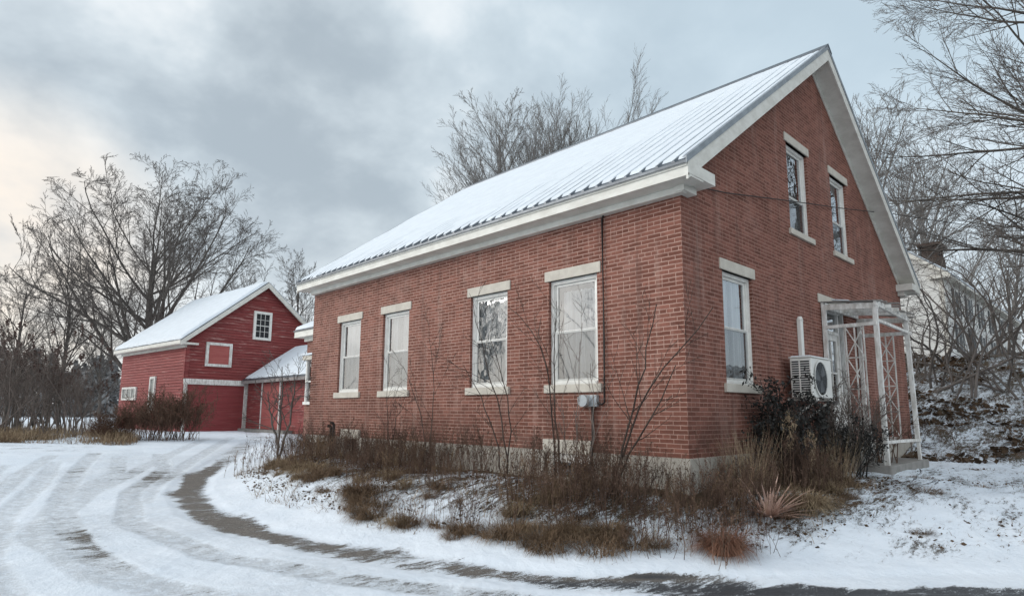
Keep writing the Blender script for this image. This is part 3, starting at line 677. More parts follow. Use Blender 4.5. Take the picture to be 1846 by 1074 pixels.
b = MB(); FC = (HX1, 3.42, 1.145); b.disc(FC, (1, 0, 0), .27, 40, thick=.004); fan = obj('fan_opening', b, M['ac_dark'], hp)
b = MB()
for r_ in np.linspace(.05, .27, 9): b.disc(FC, (1, 0, 0), r_, 40, r_ - .0045, thick=.014)
for t_ in np.linspace(0, 2 * math.pi, 12, endpoint=False): b.bar((FC[0] + .013, FC[1] + .03 * math.cos(t_), FC[2] + .03 * math.sin(t_)), (FC[0] + .013, FC[1] + .27 * math.cos(t_), FC[2] + .27 * math.sin(t_)), .004, .004, up=(1, 0, 0))
obj('grille', b, M['ac_grey'], fan)
b = MB(); b.disc(FC, (1, 0, 0), .30, 40, .268, thick=.018); obj('fan_ring', b, M['ac'], hp)
b = MB()
for i in range(3):
    a0 = i * 2.094 + .4
    b.add([(FC[0] + .008, FC[1] + r_ * math.cos(a0 + d_), FC[2] + r_ * math.sin(a0 + d_)) for r_, d_ in ((.05, 0), (.25, -.1), (.25, .75), (.06, 1.3))], [(0, 1, 2, 3)])
obj('fan_blade', b, M['ac_grey'], fan)
b = MB(); b.quad((HX0 + .035, HY0 - .004, HZ0 + .06), (HX1 - .03, HY0 - .004, HZ0 + .06), (HX1 - .03, HY0 - .004, HZ1 - .05), (HX0 + .035, HY0 - .004, HZ1 - .05)); gr = obj('side_vent', b, M['ac_dark'], hp)
b = MB()
for k in range(15):
    z = HZ0 + .065 + k * .0375; b.box(HX0 + .02, HX1 - .015, HY0 - .016, HY0 - .005, z, z + .013)
b.box(HX0 + .15, HX0 + .172, HY0 - .018, HY0 - .0165, HZ0 + .05, HZ1 - .04); obj('louvre', b, M['ac'], gr)
b = MB(); b.box(.0, .48, 3.18, 3.22, .785, .828); b.box(.0, .48, 3.78, 3.82, .785, .828); b.bar((.01, 3.2, .45), (.45, 3.2, .79), .03, .03); b.bar((.01, 3.8, .45), (.45, 3.8, .79), .03, .03); obj('bracket', b, M['ac'], hp)
b = MB(); b.box(.0, .07, 3.74, 3.85, 1.47, 2.20); b.tube([(.035, 3.795, 2.2), (.035, 3.795, 2.25)], [.055, .035], 10); b.box(.0, .075, 3.735, 3.855, 2.17, 2.20); obj('line_cover', b, M['ac'], hp, bevel=.01)

# ------------------------------------------------------------------ porch
PX, PYL, PYR = .92, 4.93, 6.92
po = empty('porch', (.5, 5.9, -.3), 'rickety white lattice porch over the side door on a concrete slab', 'porch')
b = MB(); b.box(.04, 1.0, 4.86, 7.36, -.62, -.29); obj('slab', b, M['conc'], po, bevel=.025)
b = MB(); b.box(.04, .50, 5.0, 6.4, -.289, -.09); obj('step', b, M['conc'], po, bevel=.02)
def post(a, b_, w=.075): m_ = MB(); m_.bar(a, b_, w, w, up=(0, 1, 0)); obj('post', m_, M['old_white'], po)
post((PX, PYL, -.288), (PX - .02, PYL + .04, 2.52)); post((.05, PYL, -.288), (.05, PYL + .02, 2.58), .07); post((PX + .02, PYR, .05), (PX - .02, PYR, 2.45)); post((.05, PYR, -.288), (.05, PYR, 2.5), .07)
post((PX + .03, PYR + .01, -.288), (PX + .02, PYR, .045), .055)
b = MB()
b.bar((.02, PYL + .02, 2.55), (PX + .04, PYL + .04, 2.49), .05, .10); b.bar((.02, PYR, 2.50), (PX + .04, PYR, 2.43), .05, .10); b.bar((PX, PYL - .02, 2.535), (PX, PYR + .06, 2.46), .05, .10); b.bar((.03, PYL, 2.60), (.03, PYR, 2.60), .05, .10)
b.bar((.02, PYR, 2.19), (PX + .06, PYR, 2.17), .06, .07); b.bar((.06, PYL, 2.17), (PX, PYL, 2.17), .05, .06); b.bar((PX, PYL, 2.23), (PX, PYR, 2.19), .04, .05)
for t_ in (.25, .5, .75):
    y = PYL + t_ * (PYR - PYL); b.bar((.03, y, 2.60), (PX + .12, y, 2.53 - .03 * t_), .045, .07)
obj('beam', b, M['old_white'], po)
b = MB()
for k in (0, 2, 3, 5, 7): y0 = PYL + .04 + k * .25; xa = random.uniform(.05, .5); b.bar((xa, y0, 2.69 - .06 * xa), (xa + random.uniform(.25, .5), y0 + .01, 2.675 - .06 * xa - .03), .10, .022)
obj('roof_snow', b, M['snow'], po, bevel=.008)
b = MB()
for k in range(9):
    y0 = PYL - .08 + k * .25; tilt = random.uniform(-.01, .02)
    b.bar((-.0 + .01, y0 + .11, 2.665 + tilt), (PX + .16 + random.uniform(-.07, .1), y0 + .11, 2.575 - .01 * k + tilt), .13 + random.uniform(-.04, .03), .016)
obj('roof_boards', b, plain('grey_weathered_boards', (.36, .34, .32), (.2, .19, .18), 6, .9, .1, .2), po)
def lattice(y, x0, x1, z0, z1):
    b = MB(); w = .022
    for x in (x0, (x0 + x1) / 2, x1): b.bar((x, y, z0), (x, y, z1), w, w, up=(0, 1, 0))
    n = max(2, int(round((z1 - z0) / .56)))
    for i in range(n + 1): z = z0 + (z1 - z0) * i / n; b.bar((x0, y, z), (x1, y, z), w, w * .8)
    for i in range(n):
        za, zb_ = z0 + (z1 - z0) * i / n, z0 + (z1 - z0) * (i + 1) / n
        b.bar((x0, y + .006, za), (x1, y + .006, zb_), .016, .016); b.bar((x0, y - .006, zb_), (x1, y - .006, za), .016, .016)
    obj('lattice_panel', b, M['old_white'], po)
lattice(PYL, .40, .70, -.1, 2.14); lattice(PYR, .38, .66, .12, 2.15)
b = MB(); b.bar((PX, PYL + .05, .10), (PX + .04, PYR + .08, .09), .05, .05); b.bar((.05, PYR, .08), (PX + .04, PYR, .07), .05, .05); obj('rail', b, M['old_white'], po)
# ------------------------------------------------------------------ clapboard walls and snow sheets
def clap_wall(mb, u0, u1, z0, z1, lap, top=None, out=.042):
    """boards along u (local x), outward is -y; top(u)->z limits the boards under a gable"""
    z = z0
    while z < z1 - 1e-6:
        zt = min(z + lap, z1); a0 = b0 = None
        if top is None: a0, b0, a1, b1 = u0, u1, u0, u1
        else:
            def span(zz):
                us = [u for u in np.linspace(u0, u1, 241) if top(u) >= zz]
                return (us[0], us[-1]) if us else None
            s0, s1 = span(z), span(zt)
            if s0 is None: break
            a0, b0 = s0; a1, b1 = s1 if s1 else ((a0 + b0) / 2 - .01, (a0 + b0) / 2 + .01)
        o = out + random.uniform(-.003, .004); dz = random.uniform(-.004, .004)
        mb.quad((a0, -o, z + dz), (b0, -o, z + dz), (b1, -.001, zt + .004), (a1, -.001, zt + .004))
        mb.quad((a0, 0, z + dz), (b0, 0, z + dz), (b0, -o, z + dz), (a0, -o, z + dz))
        z = zt
def snow_sheet(name, P00, P10, P11, P01, thick, parent, seed, local=False, nx=90, ny=50, ragged=.02):
    P00, P10, P11, P01 = [np.array(p, float) for p in (P00, P10, P11, P01)]
    nrm = np.cross(P10 - P00, P01 - P00); nrm /= np.linalg.norm(nrm)
    if nrm[2] < 0: nrm = -nrm
    u = np.linspace(0, 1, nx)[:, None]; v = np.linspace(0, 1, ny)[None]
    sx = np.linalg.norm(P10 - P00); sy = np.linalg.norm(P01 - P00)
    vv = v + (1 - v) * ragged * (fbm(u * sx * 2, u * 0 + seed, seed) * 2) / sy * 3
    P = (1 - u)[..., None] * (1 - vv)[..., None] * P00 + u[..., None] * (1 - vv)[..., None] * P10 + u[..., None] * vv[..., None] * P11 + (1 - u)[..., None] * vv[..., None] * P01
    e = np.minimum(np.minimum(u * sx, (1 - u) * sx), np.minimum(v * sy, (1 - v) * sy))
    h = thick * (.1 + .9 * sm(0, .08, e)) * (.75 + .5 * fbm(u * sx * 1.2 + 0 * v, v * sy * 1.2 + 0 * u, seed))
    P = P + h[..., None] * nrm
    idx = np.arange(nx * ny).reshape(nx, ny)
    F = np.stack([idx[:-1, :-1], idx[1:, :-1], idx[1:, 1:], idx[:-1, 1:]], -1).reshape(-1, 4)
    V = P.reshape(-1, 3)
    if not local:
        r = parent
        while r.parent: r = r.parent
        V = V - np.array(r.location)
    me = mesh_np(name, V, F)
    return link(name, me, M['snow'], parent, smooth=True)
# ------------------------------------------------------------------ brick wing behind the house
wing = empty('brick_wing', (-14, 4.5, -.5), 'low brick wing with snowy roof and cream cornice behind the brick house', 'house wing')
WX0, WX1, WY0, WY1, WZ = -17.4, -10.5, 3.2, 8.6, 3.22
b = MB(); b.quad((WX0, WY0, -.6), (WX1, WY0, -.6), (WX1, WY0, WZ), (WX0, WY0, WZ)); b.quad((WX0, WY1, -.6), (WX0, WY0, -.6), (WX0, WY0, WZ), (WX0, WY1, WZ)); b.quad((WX1, WY1, -.6), (WX0, WY1, -.6), (WX0, WY1, WZ), (WX1, WY1, WZ)); b.poly([(WX0, WY0, WZ), (WX0, WY1, WZ), (WX0, (WY0 + WY1) / 2, WZ + 1.3)])
obj('wall', b, M['brick'], wing)
b = MB(); ym = (WY0 + WY1) / 2; zr = 3.5 + .48 * (ym - 2.82)
b.prism([(WX0 - .4, 2.82, 3.5), (WX0 - .4, 2.82, 3.46), (WX0 - .4, ym, zr - .04), (WX0 - .4, 2 * ym - 2.82, 3.46), (WX0 - .4, 2 * ym - 2.82, 3.5), (WX0 - .4, ym, zr)], (WX1 - WX0 + .4, 0, 0))
wr = obj('roof', b, M['metal'], wing)
snow_sheet('roof_snow', (WX0 - .4, 2.83, 3.505), (WX1 - .1, 2.83, 3.505), (WX1 - .1, ym, zr + .005), (WX0 - .4, ym, zr + .005), .09, wr, 5)
b = MB(); b.box(WX0 - .38, WX1, 2.85, 2.88, 3.24, 3.455); b.box(WX0 - .36, WX1, 2.88, 3.19, 3.24, 3.27); b.box(WX0 - .06, WX1, 3.10, 3.19, 3.10, 3.238)
for s in (-1, 1): b.prism([(WX0 - .385, ym + s * (ym - 2.85), 3.455), (WX0 - .385, ym + s * (ym - 2.85), 3.27), (WX0 - .385, ym, zr - .23), (WX0 - .385, ym, zr - .045)], (.03, 0, 0))
obj('fascia', b, M['trim'], wing)
b = MB(); b.box(WX0 + .03, WX0 + 1.2, 3.02, 3.19, 2.40, 2.56); obj('lintel', b, M['stone'], wing); b = MB(); b.box(WX0 - .05, WX0 + 1.3, 2.98, 3.18, 2.561, 2.64); obj('ledge_snow', b, M['snow'], wing, bevel=.03)
b = MB(); b.box(WX0 + .15, WX0 + .22, 3.12, 3.19, .9, 2.39); b.box(WX0 + .98, WX0 + 1.05, 3.12, 3.19, .9, 2.39); b.box(WX0 + .22, WX0 + .98, 3.12, 3.19, 1.6, 1.66); b.box(WX0 + .1, WX0 + 1.1, 3.08, 3.19, .8, .9); wn = obj('window', b, M['white'], wing)
b = MB(); b.quad((WX0 + .22, 3.18, .9), (WX0 + .98, 3.18, .9), (WX0 + .98, 3.18, 2.39), (WX0 + .22, 3.18, 2.39)); obj('pane', b, M['glass'], wn)
# ------------------------------------------------------------------ red barn (local frame: x along its gable, y away along its side)
BA = D2R(95.15); BP = np.array([-29.865, 2.765, 0.0])
barn = empty('red_barn', tuple(BP), 'weathered red clapboard barn with steep snowy roof, cream trim and garage door', 'barn', rz=BA)
BW, BL, BE = 7.96, 9.2, 3.86; BSL = .824; bapex = 7.73
btop = lambda u: bapex - .07 - BSL * abs(u - BW / 2)
b = MB(); clap_wall(b, 0, BW, 2.15, 7.7, .15, top=btop); clap_wall(b, 3.45, BW, -.7, 2.15, .15)
b.box(.001, BW, .002, .1, -.7, 3.86); b.poly([(0.0, .003, 3.86), (BW, .003, 3.86), (BW / 2, .003, bapex - .1)])
obj('gable_wall', b, M['barn'], barn, local=True)
b = MB(lambda x, y, z: (y, -x + BL, z)); clap_wall(b, 0, BL, -.9, 3.86, .15)      # left side wall
b.M = None; b.box(.003, .1, .1, BL, -.9, 3.86); b.box(BW - .1, BW, .1, BL, -.9, 3.86); b.box(0, BW, BL - .1, BL, -.9, 3.86); b.poly([(0, BL, 3.86), (BW / 2, BL, bapex - .1), (BW, BL, 3.86)])
obj('side_wall', b, M['barn_side'], barn, local=True)
b = MB(); zr = lambda u: bapex - BSL * abs(u - BW / 2)
for s in (-1, 1):
    ue = BW / 2 + s * (BW / 2 + .46)
    b.prism([(ue, -.35, zr(ue)), (ue, -.35, zr(ue) - .06), (BW / 2, -.35, bapex - .06), (BW / 2, -.35, bapex)], (0, BL + .6, 0))
br = obj('roof', b, M['metal'], barn, local=True)
ue = -.46
snow_sheet('roof_snow', (ue, -.30, zr(ue) + .004), (ue, BL + .24, zr(ue) + .004), (BW / 2, BL + .24, bapex), (BW / 2, -.30, bapex), .13, br, 9, local=True)
ue = BW + .46
snow_sheet('roof_snow', (ue, -.30, zr(ue) + .004), (ue, BL + .24, zr(ue) + .004), (BW / 2, BL + .24, bapex), (BW / 2, -.30, bapex), .10, br, 19, local=True)
b = MB()
for s in (-1, 1):
    ue = BW / 2 + s * (BW / 2 + .45)
    for y0 in (-.365, BL + .23): b.prism([(ue, y0, zr(ue) - .03), (ue, y0, zr(ue) - .28), (BW / 2, y0, bapex - .33), (BW / 2, y0, bapex - .03)], (0, .03, 0))
    b.prism([(ue - s * .02, -.33, zr(ue) - .18), (ue - s * .02, -.33, zr(ue) - .15), (BW / 2, -.33, bapex - .12 - .0), (BW / 2, -.33, bapex - .15)], (0, .31, 0))
b.box(-.48, -.45, -.33, BL + .22, zr(-.45) - .19, zr(-.45) - .02); b.box(-.45, .0, -.33, BL + .22, 3.86, 3.89); b.box(-.46, .42, -.36, -.03, 3.875, 3.97); b.box(-.12, .0, -.03, BL, 3.74, 3.858)
b.box(BW - .42, BW + .46, -.36, -.03, 3.875, 3.97)
obj('eave_trim', b, M['trim'], barn, local=True)
def frame_bm(u0, u1, z0, z1, w, y0, y1):
    b = MB(); b.box(u0, u0 + w, y0, y1, z0, z1); b.box(u1 - w, u1, y0, y1, z0, z1); b.box(u0 + w, u1 - w, y0, y1, z1 - w, z1); b.box(u0 + w, u1 - w, y0, y1, z0, z0 + w); return b
hf = obj('loft_hatch', frame_bm(.92, 2.28, 2.84, 4.10, .14, -.115, -.02), M['old_white'], barn, local=True)
b = MB(); b.box(1.06, 2.14, -.06, -.02, 2.98, 3.96); obj('hatch_door', b, M['pink_door'], hf, local=True)
wn = obj('window', frame_bm(3.37, 4.42, 4.46, 6.05, .14, -.115, -.02), M['white'], barn, local=True)
b = MB()
for k in (1, 2): b.box(3.51 + k * .257 - .010, 3.51 + k * .257 + .010, -.085, -.065, 4.6, 5.91)
for k in (1, 2, 3): b.box(3.51, 4.28, -.087, -.063, 4.6 + k * .3275 - .010 - (.01 if k == 2 else 0), 4.6 + k * .3275 + .010 + (.012 if k == 2 else 0))
obj('muntin', b, M['white'], wn, local=True)
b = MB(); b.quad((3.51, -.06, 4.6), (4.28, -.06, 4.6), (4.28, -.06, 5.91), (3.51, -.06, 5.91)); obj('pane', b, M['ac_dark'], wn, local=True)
b = MB(); b.box(-.06, 3.47, -.11, -.0205, 1.88, 2.16); b.box(-.03, .13, -.09, -.0205, -.6, 1.88); b.box(3.10, 3.44, -.10, -.0205, -.6, 1.88)
gf = obj('garage_frame', b, M['old_white'], barn, local=True)
b = MB()
for k in range(5): b.box(.13, 3.10, -.012 - .0, .0, -.6 + k * .496, -.6 + (k + 1) * .496 - .012)
b.box(.13, 3.1, -.008, .001, -.6, 1.88); obj('garage_door', b, M['barn_door'], barn, local=True)
b = MB(); b.box(-.02, .14, -.06, -.018, 2.16, 3.86); b.box(-.06, -.0165, -.02, .14, -.6, 3.74); obj('corner_board', b, M['barn'], barn, local=True)
b = MB(lambda u, n, z: (-n, u, z))
def sframe(u0, u1, z0, z1, w): 
    f = MB(lambda u, n, z: (n, u, z)); f.box(u0, u0 + w, -.11, -.018, z0, z1); f.box(u1 - w, u1, -.11, -.018, z0, z1); f.box(u0 + w, u1 - w, -.11, -.018, z1 - w, z1); f.box(u0 + w, u1 - w, -.11, -.018, z0, z0 + w); return f
f = sframe(6.35, 8.6, 1.13, 1.88, .12); f.box(7.06, 7.14, -.10, -.018, 1.25, 1.76); f.box(7.81, 7.89, -.10, -.018, 1.25, 1.76); sw = obj('window', f, M['old_white'], barn, local=True)
f = MB(lambda u, n, z: (n, u, z)); f.box(6.47, 8.48, -.06, -.018, 1.25, 1.76); obj('pane', f, plain('dusty_old_glass', (.34, .35, .33), (.16, .17, .16), 8, .3, .5), sw, local=True)
f = sframe(3.62, 4.38, .45, 2.38, .13); sw = obj('window', f, M['old_white'], barn, local=True); sw['label'] = 'tall narrow side window with peeling white frame'
f = MB(lambda u, n, z: (n, u, z)); f.box(3.75, 4.25, -.06, -.018, .58, 2.25); obj('pane', f, bpy.data.materials['dusty_old_glass'], sw, local=True)
# ------------------------------------------------------------------ red link building between barn and wing
lk = empty('link_shed', (-23.5, 6, -.5), 'low red clapboard link shed with snowy roof and pinkish red door', 'shed')
b = MB(lambda x, y, z: (x, 6 + y, z)); clap_wall(b, -29.9, -17.0, -.6, 2.18, .125); b.M = None; b.box(-29.9, -17, 6.002, 9.5, -.6, 2.18); obj('wall', b, M['barn'], lk)
b = MB(); b.prism([(-29.95, 5.62, 2.16), (-29.95, 5.62, 2.09), (-29.95, 8.5, 4.10), (-29.95, 8.5, 4.17)], (13, 0, 0)); b.prism([(-29.95, 8.5, 4.17), (-29.95, 8.5, 4.10), (-29.95, 11.4, 2.10), (-29.95, 11.4, 2.17)], (13, 0, 0)); lr = obj('roof', b, M['metal'], lk)
snow_sheet('roof_snow', (-29.8, 5.70, 2.22), (-17.0, 5.70, 2.22), (-17.0, 8.5, 4.18), (-29.8, 8.5, 4.18), .08, lr, 23)
b = MB(); b.box(-29.9, -17, 5.60, 5.64, 1.98, 2.13); b.box(-29.9, -17, 5.64, 5.98, 2.06, 2.085); obj('fascia', b, plain('grey_shed_trim', (.30, .27, .26), None, 4), lk)
b = MB(); b.box(-27.9, -25.85, 5.955, 5.982, -.35, 1.96); dd = obj('door', b, M['pink_door'], lk)
for xa in (-28.02, -25.85): b = MB(); b.box(xa, xa + .12, 5.94, 5.982, -.4, 2.0); obj('door_post', b, M['old_white'], dd)
b = MB(); b.box(-29.7, -24.2, 5.5, 5.97, -.62, -.36); obj('doorstep', b, M['conc'], lk)
# ------------------------------------------------------------------ white neighbouring house up the bank
nb = empty('white_house', (-6, 32, 2.6), 'white clapboard house up the bank with grey shutters and sooty chimney', 'house')
NX1, NW, NY0, NY1, NZ = -2.0, 8.0, 26.3, 50.0, 6.95
NX0 = NX1 - NW; nsl = .80; ncx = (NX0 + NX1) / 2; nzr = NZ + .25 + nsl * (NW / 2)
b = MB(lambda x, y, z: (NX0 + x, NY0 + y, z)); clap_wall(b, 0, NW, 2.2, nzr, .11, top=lambda u: NZ + .1 + nsl * (NW / 2 - abs(u - NW / 2)), out=.02)
b.M = lambda x, y, z: (NX1 - y, NY0 + x, z); clap_wall(b, 0, NY1 - NY0, 2.2, NZ, .11, out=.02)
b.M = None; b.quad((NX0, NY0, 2), (NX0, NY1, 2), (NX0, NY1, NZ), (NX0, NY0, NZ)); b.quad((NX0, NY1, 2), (NX1, NY1, 2), (NX1, NY1, NZ), (NX0, NY1, NZ)); b.box(NX0 + .01, NX1 - .001, NY0 + .003, NY0 + .1, 2, NZ)
obj('wall', b, M['siding'], nb)
b = MB()
for s in (-1, 1):
    ue = ncx + s * (NW / 2 + .35); ze = nzr - nsl * (NW / 2 + .35)
    b.prism([(ue, NY0 - .3, ze + .04), (ue, NY0 - .3, ze - .04), (ncx, NY0 - .3, nzr - .04), (ncx, NY0 - .3, nzr + .04)], (0, NY1 - NY0 + .6, 0))
nr = obj('roof', b, plain('pale_grey_metal_roof', (.34, .37, .40), (.26, .28, .31), 3, .5), nb)
ue = NX1 + .33; ze = nzr - nsl * (NW / 2 + .33)
snow_sheet('roof_snow', (ue, NY0 - .28, ze + .045), (ue, NY1 + .28, ze + .045), (ncx, NY1 + .28, nzr + .045), (ncx, NY0 - .28, nzr + .045), .05, nr, 31)
b = MB()
for s in (-1, 1):
    ue = ncx + s * (NW / 2 + .33); ze = nzr - nsl * (NW / 2 + .33)
    b.prism([(ue, NY0 - .33, ze - .02), (ue, NY0 - .33, ze - .24), (ncx, NY0 - .33, nzr - .24), (ncx, NY0 - .33, nzr - .02)], (0, .03, 0))
b.box(NX1 + .3, NX1 + .34, NY0 - .3, NY1 + .3, NZ - .18, NZ + .0); b.box(NX1 - .001, NX1 + .3, NY0 - .3, NY1 + .3, NZ - .19, NZ - .17); b.box(NX1 - .14, NX1 + .03, NY0 - .03, NY0 + .14, 2.2, NZ - .19); b.box(NX1 - .5, NX1 + .36, NY0 - .34, NY0 - .02, NZ - .20, NZ - .04)
obj('trim', b, M['trim'], nb)
for y in (28.3, 31.2, 34.4, 37.6, 41, 44.5):
    for z in (3.5, 5.2):
        if y == 31.2 and z == 3.5: continue
        b = MB(); b.box(NX1 + .021, NX1 + .06, y, y + .9, z, z + 1.35); w_ = obj('window', b, M['white'], nb)
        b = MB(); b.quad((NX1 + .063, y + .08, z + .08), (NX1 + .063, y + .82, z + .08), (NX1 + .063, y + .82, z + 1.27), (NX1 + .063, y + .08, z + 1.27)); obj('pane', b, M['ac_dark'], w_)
        
        for ya in (y - .42, y + .92): b = MB(); b.box(NX1 + .021, NX1 + .055, ya, ya + .40, z, z + 1.35); obj('shutter', b, M['shutter'], w_)
b = MB(); b.box(NX1 + .021, NX1 + .08, 30.9, 32.4, 2.6, 4.9); dr_ = obj('door', b, M['shutter'], nb)
b = MB()
cx_, cy_ = -3.2, 31.0; zc0 = nzr - nsl * abs(cx_ - ncx) - .2
b.box(cx_ - .42, cx_ + .42, cy_ - .65, cy_ + .65, zc0, zc0 + .75); ch = obj('chimney', b, M['chim'], nb)
b = MB()
for yy in (-.5, 0, .5): b.box(cx_ - .36, cx_ + .36, cy_ + yy - .14, cy_ + yy + .14, zc0 + .75, zc0 + 1.35)
b.box(cx_ - .52, cx_ + .52, cy_ - .8, cy_ + .8, zc0 + 1.35, zc0 + 1.5); obj('chimney_cap', b, M['chim'], ch)
b = MB(); b.box(-9.8, 4.5, 24.9, 25.0, 2.3, 3.1); fw = obj('low_fence', b, M['shutter']); tag(fw, 'low dark board fence along the top of the bank', 'fence')
# ------------------------------------------------------------------ branching plants
def rot_about(v, ax, ang):
    c = np.cos(ang)[..., None]; s = np.sin(ang)[..., None]
    return v * c + np.cross(ax, v) * s + ax * np.sum(ax * v, -1, keepdims=True) * (1 - c)
def norm(v): return v / (np.linalg.norm(v, axis=-1, keepdims=True) + 1e-9)
def polyl(r, start, d, ln, r0, K, up, wig, taper=.16, rmin=0):
    N = len(start); P = np.zeros((N, K, 3)); P[:, 0] = start; d = d.copy()
    for k in range(1, K):
        d = norm(d + r.normal(0, wig, (N, 3)) + np.array([0, 0, 1.]) * (up if np.isscalar(up) else up[:, None]))
        P[:, k] = P[:, k - 1] + d * (ln / (K - 1))[:, None]
    R = np.maximum(r0[:, None] * np.linspace(1, taper, K)[None], rmin)
    return P, R
def branch(r, P, R, n, t0, ang, lr, up, wig, K, rr=.6, rmin=.004, tmax=.97, lvar=.25, fall=.42, gold=False):
    N, Kp, _ = P.shape
    t = t0 + (tmax - t0) * (np.arange(n)[None] + r.uniform(0, 1, (N, n))) / n
    f = t * (Kp - 1); i = np.minimum(f.astype(int), Kp - 2); a = (f - i)[..., None]; ii = np.arange(N)[:, None]
    st = P[ii, i] * (1 - a) + P[ii, i + 1] * a; tan = norm(P[ii, i + 1] - P[ii, i])
    rad = R[ii, i] * (1 - a[..., 0]) + R[ii, i + 1] * a[..., 0]
    plen = np.linalg.norm(np.diff(P, axis=1), axis=2).sum(1)
    if gold:
        e1 = norm(np.cross(tan, np.array([.31, .95, .05]))); e2 = np.cross(tan, e1); ph = (2.39996 * np.arange(n)[None] + r.uniform(0, 6.28, (N, 1)) + r.normal(0, .25, (N, n)))[..., None]
        ax = e1 * np.cos(ph) + e2 * np.sin(ph)
    else: ax = norm(np.cross(tan, norm(r.normal(size=tan.shape))))
    an = np.radians(ang[0] + (ang[1] - ang[0]) * r.uniform(0, 1, t.shape))
    d = rot_about(tan, ax, an)
    ln = plen[:, None] * lr * (1 - fall * (t - t0) / (1 - t0 + 1e-6)) * r.uniform(1 - lvar, 1 + lvar, t.shape)
    q = lambda x: x.reshape(-1, *x.shape[2:])
    return polyl(r, q(st), q(d), q(ln), np.maximum(q(rad) * rr, rmin), K, up, wig, rmin=rmin * .75)
def build_plant(name, levels, mats, parent, split, sides=(7, 5, 4, 3, 3, 3)):
    """levels: list of (P, R); first `split` levels form the trunk part, the rest the crown part"""
    outs = []
    for nm, lv, s0, mt_ in ((('trunk'), levels[:split], 0, mats[0]), ('crown', levels[split:], split, mats[1])):
        Vs, Fs, o = [], [], 0
        for k, (P, R) in enumerate(lv):
            V, F = tubes(P, R, sides[min(s0 + k, 5)]); Vs.append(V); Fs.append(F + o); o += len(V)
        if not Vs: continue
        me = mesh_np(nm, np.concatenate(Vs), np.concatenate(Fs)); outs.append(link(nm, me, mt_, parent, smooth=True))
    return outs
def one(x): return np.array([x], float)
def tree_levels(seed, H, r0, limbs, l1, l2, l3, l4=None, trunk_frac=.75, up0=.05, rmin=.012):
    r = np.random.default_rng(seed)
    L0 = polyl(r, one((0, 0, -.3)), one((r.normal(0, .05), r.normal(0, .05), 1)), one(H * trunk_frac), one(r0), 9, up0, .07, .25)
    lv = [L0]; A = L0
    for (n, t0, ang, lr, up, wig, K, rr) in (limbs, l1, l2, l3) + ((l4,) if l4 else ()):
        A = branch(r, A[0], A[1], n, t0, ang, lr, up, wig, K, rr, rmin, gold=len(lv) < 3, lvar=.15 if len(lv) < 3 else .25); lv.append(A)
    return lv
def dome(lv, c, a, b, k0=.76, soft=.34, seed=1):
    r = np.random.default_rng(seed); ph = r.uniform(0, 6.28, 4); out = []
    for P, Rr in lv:
        q = (P - np.array(c)) / np.array([a, a, b]); n = np.linalg.norm(q, axis=-1, keepdims=True) + 1e-6
        az = np.arctan2(q[..., 1:2], q[..., 0:1]); lump = 1 + .05 * np.sin(3 * az + ph[0]) + .05 * np.sin(5 * az + ph[1] + 4 * q[..., 2:3]) + .04 * np.sin(9 * q[..., 2:3] + ph[2])
        m = np.where(n > k0, k0 + soft * 1.6 * (1 - np.exp(-(n - k0) / (soft * 1.6))), n) * np.where(n > k0, lump ** np.clip((n - k0) * 3, 0, 1), 1)
        keep = q[..., 2:3] > -1.4
        out.append((np.where(keep, np.array(c) + q / n * m * np.array([a, a, b]), P), Rr))
    return out
def make_tree(name, label, group, loc, lv, mats=('bark', 'twig'), split=3, cat='tree', rz=0):
    e = empty(name, loc, label, cat, group, rz); build_plant(name, lv, (M[mats[0]], M[mats[1]]), e, split); return e
G = 'bare winter trees'
gzs = lambda x, y: float(gz(np.array([x]), np.array([y]))[0])
# the broad maple behind the barn: many rising limbs from a short trunk
lv = tree_levels(3, 22, .46, (24, .12, (22, 72), 1.0, .035, .05, 11, .46), (9, .2, (20, 46), .50, .03, .06, 8, .55), (7, .15, (20, 48), .44, .03, .08, 6, .6), (6, .12, (18, 48), .44, .03, .10, 4, .7), trunk_frac=.60, rmin=.011)
A_ = branch(np.random.default_rng(4), lv[-1][0], lv[-1][1], 3, .2, (18, 45), .5, .02, .1, 3, .8, .009); lv.append(A_)
lv = dome(lv, (0, 0, 10.2), 9.0, 8.4, seed=5)
maple = make_tree('maple_tree', 'broad bare maple with rounded crown towering behind the red barn', G, (-47, 6.0, -.5), lv)
def toplace(u, depth): 
    p = CAMP + F0 * depth + R0 * ((u - 923) / 1114.8 * depth); return float(p[0]), float(p[1])
lv2 = tree_levels(11, 14, .22, (20, .2, (20, 50), .46, .055, .05, 9, .5), (9, .2, (18, 45), .46, .04, .06, 7, .6), (6, .15, (18, 46), .45, .035, .08, 5, .65), (5, .1, (18, 48), .5, .03, .1, 4, .75), trunk_frac=.95, rmin=.010)
x, y = toplace(112, 46); slim = make_tree('bare_tree', 'slender bare tree against the pale sky left of the maple', G, (x, y, gzs(x, y)), lv2); slim.scale = (.82, .82, .80)
dup(slim, (*toplace(20, 44), -.6), 2.1, .74, 'small bare tree at the far left edge of the yard', G)
x, y = toplace(520, 62); dup(slim, (x, y, 0), 1.1, 1.05, 'bare tree top showing between barn roof and brick house', G)
x, y = toplace(430, 66); dup(slim, (x, y, 0), 3.7, 1.05, 'faint bare tree rising behind the right slope of the barn roof', G)
x, y = toplace(190, 58); dup(slim, (x, y, -.5), 4.7, .72, 'small bare tree under the left shoulder of the maple crown', G)
